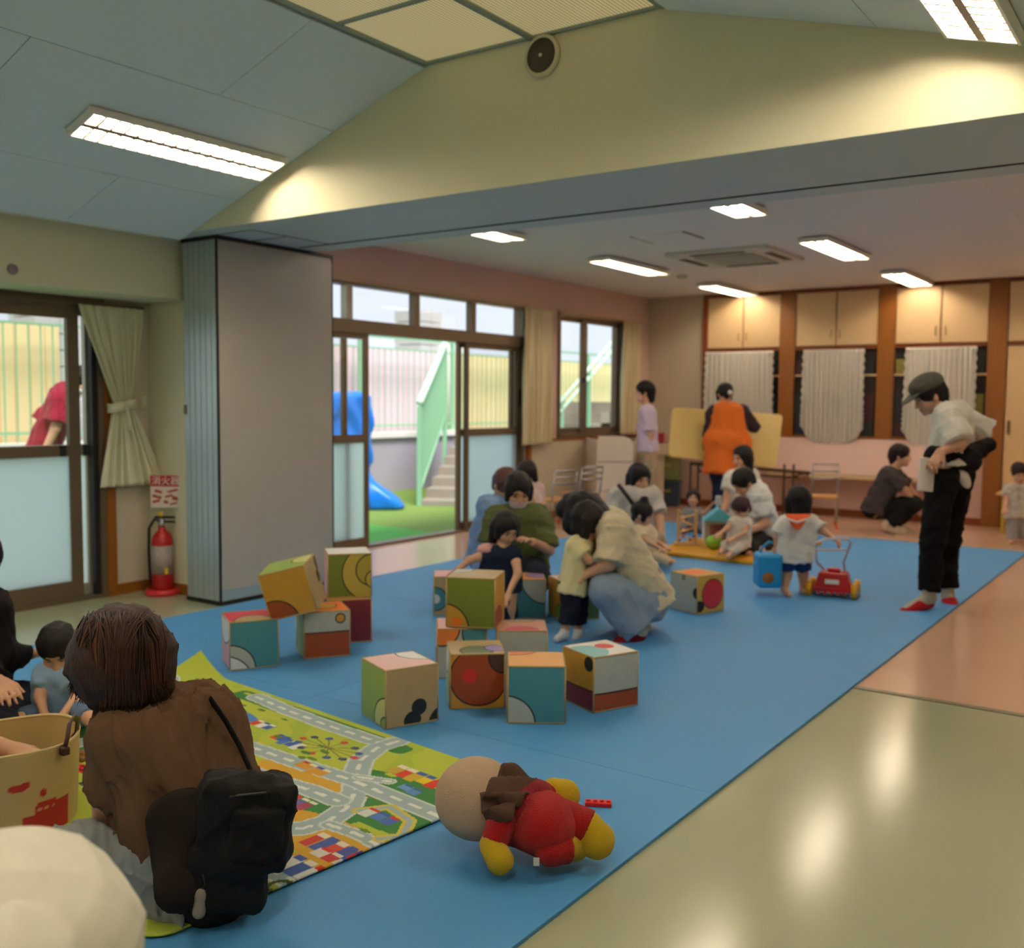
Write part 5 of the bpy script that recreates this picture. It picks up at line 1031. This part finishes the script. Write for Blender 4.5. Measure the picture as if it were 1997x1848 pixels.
# ---- 5 arm reaching into the basket from the left
person('person mostly outside the left edge reaching a bare arm into the basket', 3.05, dict(hd=(-290, 1250), sa=(-210, 1370, 0), sb=(-330, 1370, .2), pv=(-300, 1600), ea=(-95, 1425, 0), wa=(22, 1462, 0), eb=(-380, 1500, .1), wb=(-300, 1560, -.1), ka=(-200, 1620, -.2), kb=(-330, 1650, -.3), aa=(-320, 1650, .1), ab=(-380, 1650, .1)), (.8, -.5, 0), top=(120, 120, 130), sleeve=.5, bottom=(60, 60, 70), seed=6, vox=.009, noface=True)
# ---- 6..10 group round the blocks
person('woman in an olive green shirt wearing a mask, kneeling behind the girl in navy', 6.45, dict(hd=(1010, 957), sa=(968, 1012, .02), sb=(1052, 1010, .02), pv=(1010, 1108, .12), ea=(952, 1062, 0), wa=(985, 1092, -.2), eb=(1070, 1072, -.04), wb=(1038, 1056, -.22), ka=(975, 1128, -.25), kb=(1048, 1125, -.25), aa=(985, 1150, .2), ab=(1045, 1148, .2)), (.15, -.48, -.80), hair=('pony', (30, 26, 26)), top=(92, 100, 62), sleeve=.95, hem=.06, bottom=(36, 42, 60), seed=14, mask=(196, 184, 206), loose=1.3, sleeve_l=.7)
person('woman in light blue with brown hair, mostly hidden behind the woman in green', 7.15, dict(hd=(985, 945), sa=(950, 990, -.05), sb=(1005, 985, .15), pv=(958, 1080, .05), ea=(945, 1035, -.08), wa=(960, 1070, -.2), eb=(1000, 1030, .1), wb=(990, 1060, -.1), ka=(945, 1110, -.25), kb=(990, 1105, -.2), aa=(950, 1130, .2), ab=(985, 1128, .2)), (.4, -.6, -.4), hair=('short', (92, 62, 56)), top=(132, 166, 214), sleeve=1.6, bottom=(120, 150, 200), seed=15, loose=1.4)
gn, gP, ghp = person('little girl in a navy dress reaching over the green foam block', 5.72, dict(hd=(986, 1030), sa=(948, 1082, 0), sb=(1004, 1082, .02), pv=(976, 1140, .06), ea=(915, 1092, -.05), wa=(893, 1110, -.10), eb=(1010, 1118, -.10), wb=(992, 1156, -.18), ka=(964, 1185, .04), kb=(994, 1185, .04), aa=(964, 1224, .06), ab=(994, 1224, .06), ta=(960, 1230, -.02), tb=(994, 1230, -.02)), (.42, -.55, -.70), hs=.82, s=.62, hair=('bob', (26, 22, 22)), top=(28, 38, 62), sleeve=.22, hem=.05, seed=16, skirt=(.32, .17, (28, 38, 62)))
soft('shoulder_ruffle', Soft(.01).ell(gP['sa']+[0, 0, .035], (.045, .045, .03)), .007, cloth((222, 168, 168)), gn, folds(2, .006, 90))
person('toddler in a pale yellow shirt and navy shorts standing before the woman in beige', 5.45, dict(hd=(1146, 1015), sa=(1124, 1066, -.07), sb=(1140, 1064, .08), pv=(1120, 1140, 0), ea=(1148, 1092, -.12), wa=(1168, 1098, -.05), eb=(1150, 1088, .12), wb=(1172, 1092, .1), ka=(1112, 1192, -.05), kb=(1128, 1190, .06), aa=(1100, 1236, -.05), ab=(1128, 1234, .07), ta=(1086, 1246, -.1), tb=(1122, 1246, .0)), (.85, -.35, .30), hs=.86, s=.62, hair=('bob', (24, 20, 20)), top=(222, 212, 164), sleeve=.7, hem=.07, bottom=(26, 28, 44), legs=1.55, seed=17, loose=1.5, sock=(200, 206, 214))
person('woman in a loose beige shirt and jeans crouching among the foam blocks', 5.48, dict(hd=(1122, 1003, .22), nk=(1165, 1010, .14), sa=(1198, 1036, -.10), sb=(1188, 1022, .26), pv=(1268, 1168, .10), ea=(1186, 1100, -.16), wa=(1146, 1118, -.12), eb=(1150, 1095, .3), wb=(1128, 1112, .25), ha=(1262, 1172, -.02), hb=(1270, 1165, .2), ka=(1182, 1150, -.12), kb=(1176, 1142, .22), aa=(1248, 1228, -.06), ab=(1256, 1224, .20), ta=(1214, 1246, -.08), tb=(1222, 1243, .18)), (-.80, -.50, .15), hair=('long', (24, 20, 22)), top=(208, 196, 168), sleeve=.95, hem=.02, bottom=(134, 154, 178), legs=1.9, seed=18, loose=1.8, bl=2.2, shoe=(120, 20, 40), sock=(196, 190, 176), sleeve_l=.8, hairx=[((1150, 985, 5.62), (1188, 1008, 5.45), .075, .03), ((1135, 985, 5.6), (1120, 1020, 5.6), .085, .07)])
# ---- 11..13 by the chairs
person('small child in pale pink seated by the small chairs', 8.6, dict(hd=(1028, 920), sa=(1026, 952, -.05), sb=(1050, 952, .08), pv=(1042, 1000), ea=(1040, 975, -.08), wa=(1030, 995, -.12), eb=(1060, 975, .05), wb=(1050, 995, -.1), ka=(1022, 1008, -.15), kb=(1048, 1008, -.12), aa=(1024, 1072, -.15), ab=(1048, 1072, -.12), ta=(1018, 1082, -.2), tb=(1044, 1082, -.2)), (-.6, -.45, -.5), hs=.82, s=.62, hair=('bob', (40, 30, 30)), top=(220, 190, 186), sleeve=.5, bottom=(210, 206, 206), legs=1.5, seed=20)
gw, gwP, gh = person('woman in a light grey shirt with a black strap kneeling behind the topknot toddler', 8.3, dict(hd=(1246, 932), sa=(1204, 970, -.02), sb=(1272, 970, .02), pv=(1248, 1045, .08), ea=(1196, 1012, -.06), wa=(1222, 1044, -.18), eb=(1286, 1012, -.05), wb=(1288, 1046, -.16), ka=(1225, 1062, -.28), kb=(1278, 1060, -.28), aa=(1232, 1080, .15), ab=(1272, 1080, .15)), (.40, -.38, -.80), hair=('long', (22, 20, 24)), top=(198, 194, 188), sleeve=.7, bottom=(150, 138, 116), seed=21, loose=1.6)
tube('bag_strap', [at(1206, 945, 8.16), at(1222, 965, 8.10), at(1240, 990, 8.08)], .018, dark, gw, 6)
person('toddler with a topknot in cream seated beside the red toy car', 7.75, dict(hd=(1252, 1003), sa=(1240, 1036, -.03), sb=(1268, 1035, .03), pv=(1256, 1082), ea=(1262, 1056, -.1), wa=(1282, 1066, -.1), eb=(1278, 1055, .05), wb=(1292, 1062, -.02), ka=(1285, 1088, -.1), kb=(1290, 1085, .05), aa=(1306, 1098, -.12), ab=(1308, 1096, .05), ta=(1312, 1095, -.15), tb=(1314, 1093, .04)), (.80, -.35, -.20), hs=.84, s=.58, hair=('bun', (26, 20, 20)), top=(224, 204, 172), sleeve=.6, bottom=(200, 180, 150), seed=22)
# ---- 14, 15 standing at the back
person('woman in a lilac shirt standing in profile by the corner window', 11.0, dict(hd=(1257, 764), sa=(1262, 806, -.13), sb=(1262, 804, .15), pv=(1264, 884), ea=(1268, 848, -.17), wa=(1270, 888, -.15), eb=(1252, 848, .15), wb=(1248, 888, .13), ka=(1272, 955, -.06), kb=(1262, 955, .08), aa=(1278, 1010, -.06), ab=(1264, 1010, .08), ta=(1262, 1018, -.06), tb=(1248, 1018, .08)), (-.97, -.05, .1), hair=('short', (20, 18, 18)), top=(204, 188, 214), sleeve=.85, hem=-.03, bottom=(172, 152, 124), seed=23, loose=.9, mask=(226, 190, 184), shoe=(200, 190, 180), hairx=[((1266, 765, 11), (1270, 778, 11), .07, .045)])
ap, aP, ah = person('woman in an orange apron seen from behind lifting the yellow table top', 11.15, dict(hd=(1414, 768), sa=(1392, 806, 0), sb=(1448, 806, .02), pv=(1412, 900, 0), ea=(1382, 848, .0), wa=(1380, 886, .08), eb=(1470, 832, .06), wb=(1452, 806, .26), ka=(1404, 952), kb=(1424, 952), aa=(1400, 1008), ab=(1420, 1008), ta=(1400, 1014, .1), tb=(1424, 1014, .1)), (-.1, -.35, .93), hair=('pony', (20, 20, 20)), top=(62, 48, 54), sleeve=1.75, hem=.05, bottom=(34, 44, 66), seed=24, loose=1.8, shoe=(60, 60, 60))
A_ = Soft(.05); sm = aP['sa']*.5+aP['sb']*.5
A_.cone(sm+(aP['sa']-sm)*.45-CF*.03, at(1402, 922, 11.10), .125, .175, cut=True).cone(sm+(aP['sb']-sm)*.25-CF*.03, at(1436, 922, 11.10), .125, .165, cut=True).cone(at(1400, 860, 11.1), at(1440, 865, 11.1), .15, .15); soft('apron', A_, .0095, cloth((226, 116, 44)), ap, folds(33, .010, 34, (0, 0, 1)))
soft('hair_clip', Soft(.005).ell(at(1424, 765, 11.02), (.03, .02, .025)), .007, white, ap)
# ---- 16..19 on the yellow mat
person('baby in grey with one arm raised behind the wooden toy tower', 10.1, dict(hd=(1352, 972), sa=(1338, 1000, 0), sb=(1364, 1000, 0), pv=(1352, 1026, .03), ea=(1330, 1012, -.05), wa=(1336, 1024, -.12), eb=(1374, 1002, -.08), wb=(1386, 986, -.15), ka=(1334, 1028, -.2), kb=(1368, 1028, -.2), aa=(1332, 1034, -.36), ab=(1372, 1034, -.36)), (-.25, .05, -.95), hs=.76, s=.56, hair=('short', (34, 26, 24)), top=(140, 144, 146), sleeve=.5, bottom=(110, 114, 120), seed=25)
person('person in a white shirt bending over the small child on the yellow mat', 8.65, dict(hd=(1450, 940), sa=(1482, 972, -.12), sb=(1470, 955, .2), pv=(1500, 1052, .12), ea=(1494, 1020, -.18), wa=(1446, 1042, -.28), eb=(1442, 1000, .22), wb=(1432, 1036, .02), ka=(1432, 1056, -.3), kb=(1455, 1046, .22), aa=(1484, 1074, -.36), ab=(1500, 1072, .0), ta=(1460, 1080, -.4), tb=(1478, 1078, -.05)), (-.72, -.66, -.15), hair=('short', (24, 22, 22)), top=(222, 222, 222), sleeve=.75, hem=.05, bottom=(48, 48, 48), seed=26, loose=1.7)
person('small child with reddish brown hair sitting in the lap of the person in white', 8.2, dict(hd=(1446, 990), sa=(1430, 1018, -.02), sb=(1458, 1018, .02), pv=(1440, 1058), ea=(1418, 1030, -.08), wa=(1406, 1038, -.12), eb=(1452, 1040, -.1), wb=(1432, 1048, -.16), ka=(1415, 1064, -.12), kb=(1432, 1072, -.2), aa=(1404, 1078, -.2), ab=(1420, 1086, -.28)), (-.6, -.65, -.35), hs=.80, s=.54, hair=('short', (60, 38, 38)), top=(220, 210, 200), sleeve=.4, bottom=(206, 196, 186), legs=1.5, seed=27)
person('woman with long black hair in white, seated behind the person in white', 9.7, dict(hd=(1448, 893), sa=(1428, 936, -.08), sb=(1466, 932, .12), pv=(1446, 1004, .05), ea=(1418, 968, -.1), wa=(1410, 998, -.15), eb=(1475, 970, .1), wb=(1460, 1000, -.05), ka=(1420, 1018, -.25), kb=(1470, 1016, -.2), aa=(1430, 1036, .1), ab=(1470, 1034, .1)), (-.85, -.15, -.45), hair=('long', (20, 18, 18)), top=(220, 214, 208), sleeve=.6, bottom=(150, 150, 156), seed=28, loose=1.5)
# ---- 20 toddler with cart and bag
sl_, sP, sh_ = person('toddler in a white shirt with orange sailor collar pushing the red cart', 6.75, dict(hd=(1558, 976), sa=(1530, 1022, -.02), sb=(1584, 1020, .02), pv=(1548, 1082, 0), ea=(1516, 1048, -.02), wa=(1514, 1062, -.02), eb=(1606, 1036, -.03), wb=(1622, 1047, -.06), ka=(1534, 1120, 0), kb=(1566, 1120, .04), aa=(1530, 1150, -.02), ab=(1566, 1150, .06), ta=(1540, 1160, -.09), tb=(1572, 1156, .0), ga=(0, -1, 0)), (.30, -.12, .93), hs=.86, s=.64, hair=('bob', (24, 20, 20)), top=(222, 222, 218), sleeve=.75, hem=.07, bottom=(30, 60, 116), legs=.75, seed=29, loose=1.7, curl=.9)
cN = sP['sa']*.5+sP['sb']*.5; col = [at(1531, 1003, 6.62), at(1582, 1003, 6.64), at(1572, 1016, 6.60), at(1562, 1030, 6.59), at(1553, 1034, 6.585), at(1546, 1028, 6.59), at(1538, 1014, 6.60)]; plate('sailor_collar', col, .008, cloth((230, 100, 60)), sl_)
tubes('collar_stripe', [([at(1533, 1011, 6.605), at(1555, 1018, 6.575), at(1580, 1010, 6.61)], .008)], white, sl_)
# ---- 21 crouching person at the back
person('person in a dark grey shirt and black trousers crouching by the back wall', 10.15, dict(hd=(1756, 888), sa=(1732, 930, -.12), sb=(1742, 926, .2), pv=(1706, 990, .04), ea=(1764, 955, -.14), wa=(1784, 982, -.12), eb=(1772, 952, .2), wb=(1790, 975, .2), ka=(1780, 985, -.14), kb=(1784, 982, .18), aa=(1728, 1022, -.10), ab=(1740, 1022, .16), ta=(1756, 1034, -.10), tb=(1768, 1034, .16)), (.85, -.08, -.45), hair=('short', (34, 20, 24)), top=(70, 62, 62), sleeve=.8, hem=.05, bottom=(22, 22, 24), seed=30, loose=1.7, shoe=(214, 200, 180), sock=(214, 200, 180))
# ---- 22 standing woman in a cap
cw_, cP, chp = person('woman in a camouflage cap, white shirt and black trousers standing on the mat edge', 6.42, dict(hd=(1812, 772), nk=(1836, 796, 0), sa=(1850, 816, -.12), sb=(1866, 810, .16), pv=(1854, 920, 0), ea=(1872, 866, -.22), wa=(1834, 880, -.22), eb=(1924, 846, .16), wb=(1906, 882, .0), ha=(1838, 930, -.07), hb=(1868, 925, .08), ka=(1818, 1058, -.10), kb=(1848, 1054, .10), aa=(1812, 1166, -.12), ab=(1848, 1160, .12), ta=(1768, 1190, -.14), tb=(1858, 1182, .06), ga=(-.55, -.85, -.1)), (-.84, -.42, .05), hair=('short', (24, 20, 20)), top=(216, 214, 206), sleeve=.95, hem=-.05, bottom=(12, 11, 13), legs=1.86, seed=31, loose=1.7, bl=.9, shoe=(168, 26, 36), sock=(176, 166, 152), sleeve_l=1.2)
cpc = mat('camouflage cap cloth', (74, 72, 62), .85, var=.5, scale=30)
RC_ = np.stack([nrm(chp(1, 0, 0)-chp(0, 0, 0)), nrm(chp(0, 1, 0)-chp(0, 0, 0)), nrm(chp(0, 0, 1)-chp(0, 0, 0))], 1)
soft('cap_crown', Soft(.02).ell(chp(0, -.012, .075), (.098, .115, .075), RC_), .008, cpc, cw_, planes=[(chp(0, 0, .045), -RC_[:, 2])]); soft('cap_brim', Soft(.01).ell(chp(0, .10, .045), (.078, .085, .010), RC_@np.array(Matrix.Rotation(-.25, 3, 'X'))), .007, cpc, cw_)
cr_ = Soft(.03).cone(at(1822, 888, 6.28), at(1905, 880, 6.38), .06, .055).cone(at(1880, 885, 6.28), at(1926, 868, 6.40), .055, .045).cone(at(1850, 890, 6.30), at(1895, 905, 6.3), .07, .05); soft('hip_carrier', cr_, .008, cloth((20, 18, 22)), cw_, folds(41, .006, 30))
obox('white_pocket', at(1806, 925, 6.24), (.105, .02, .21), np.stack([nrm(CR+CF*.2), nrm(np.cross(CU, nrm(CR+CF*.2))), CU], 1)@np.array(Matrix.Rotation(.08, 3, 'Y')), cloth((226, 224, 222)), cw_, .006); soft('white_pouch', Soft(.02).ell(at(1880, 932, 6.30), (.035, .03, .075), Rb@np.array(Matrix.Rotation(-.5, 3, 'Y'))), .008, cloth((226, 222, 214)), cw_)
# ---- 23 child at the right edge, 24 man outside
person('small child in grey standing at the right edge beside the yellow-legged table', 9.45, dict(hd=(1988, 922), sa=(1968, 955, 0), sb=(2008, 955, .03), pv=(1986, 1002), ea=(1962, 978, -.04), wa=(1960, 990, -.12), eb=(2018, 978, 0), wb=(2020, 998, -.1), ka=(1976, 1030), kb=(1998, 1030), aa=(1974, 1052), ab=(1998, 1052), ta=(1972, 1058, -.08), tb=(1998, 1058, -.08)), (-.2, -.4, -.85), hs=.84, s=.64, hair=('short', (40, 24, 26)), top=(196, 190, 182), sleeve=.5, bottom=(160, 160, 166), seed=34, loose=1.4)
person('man in a maroon shirt bending over on the terrace outside the left door', 8.6, dict(hd=(160, 742), nk=(146, 760), sa=(120, 782, -.16), sb=(128, 766, .2), pv=(82, 878, .05), ea=(108, 835, -.22), wa=(84, 886, -.24), eb=(72, 838, .16), wb=(60, 885, .1), ka=(95, 985, -.08), kb=(92, 982, .16), aa=(82, 1092, -.08), ab=(80, 1090, .16), ta=(100, 1112, -.1), tb=(98, 1108, .14)), (.75, -.5, -.2), hair=('short', (22, 20, 20)), top=(150, 26, 50), sleeve=.8, hem=.1, bottom=(60, 60, 66), seed=35, loose=1.9, s=1.05, mask=(226, 226, 226), shoe=(70, 70, 70), sock=(80, 80, 80))
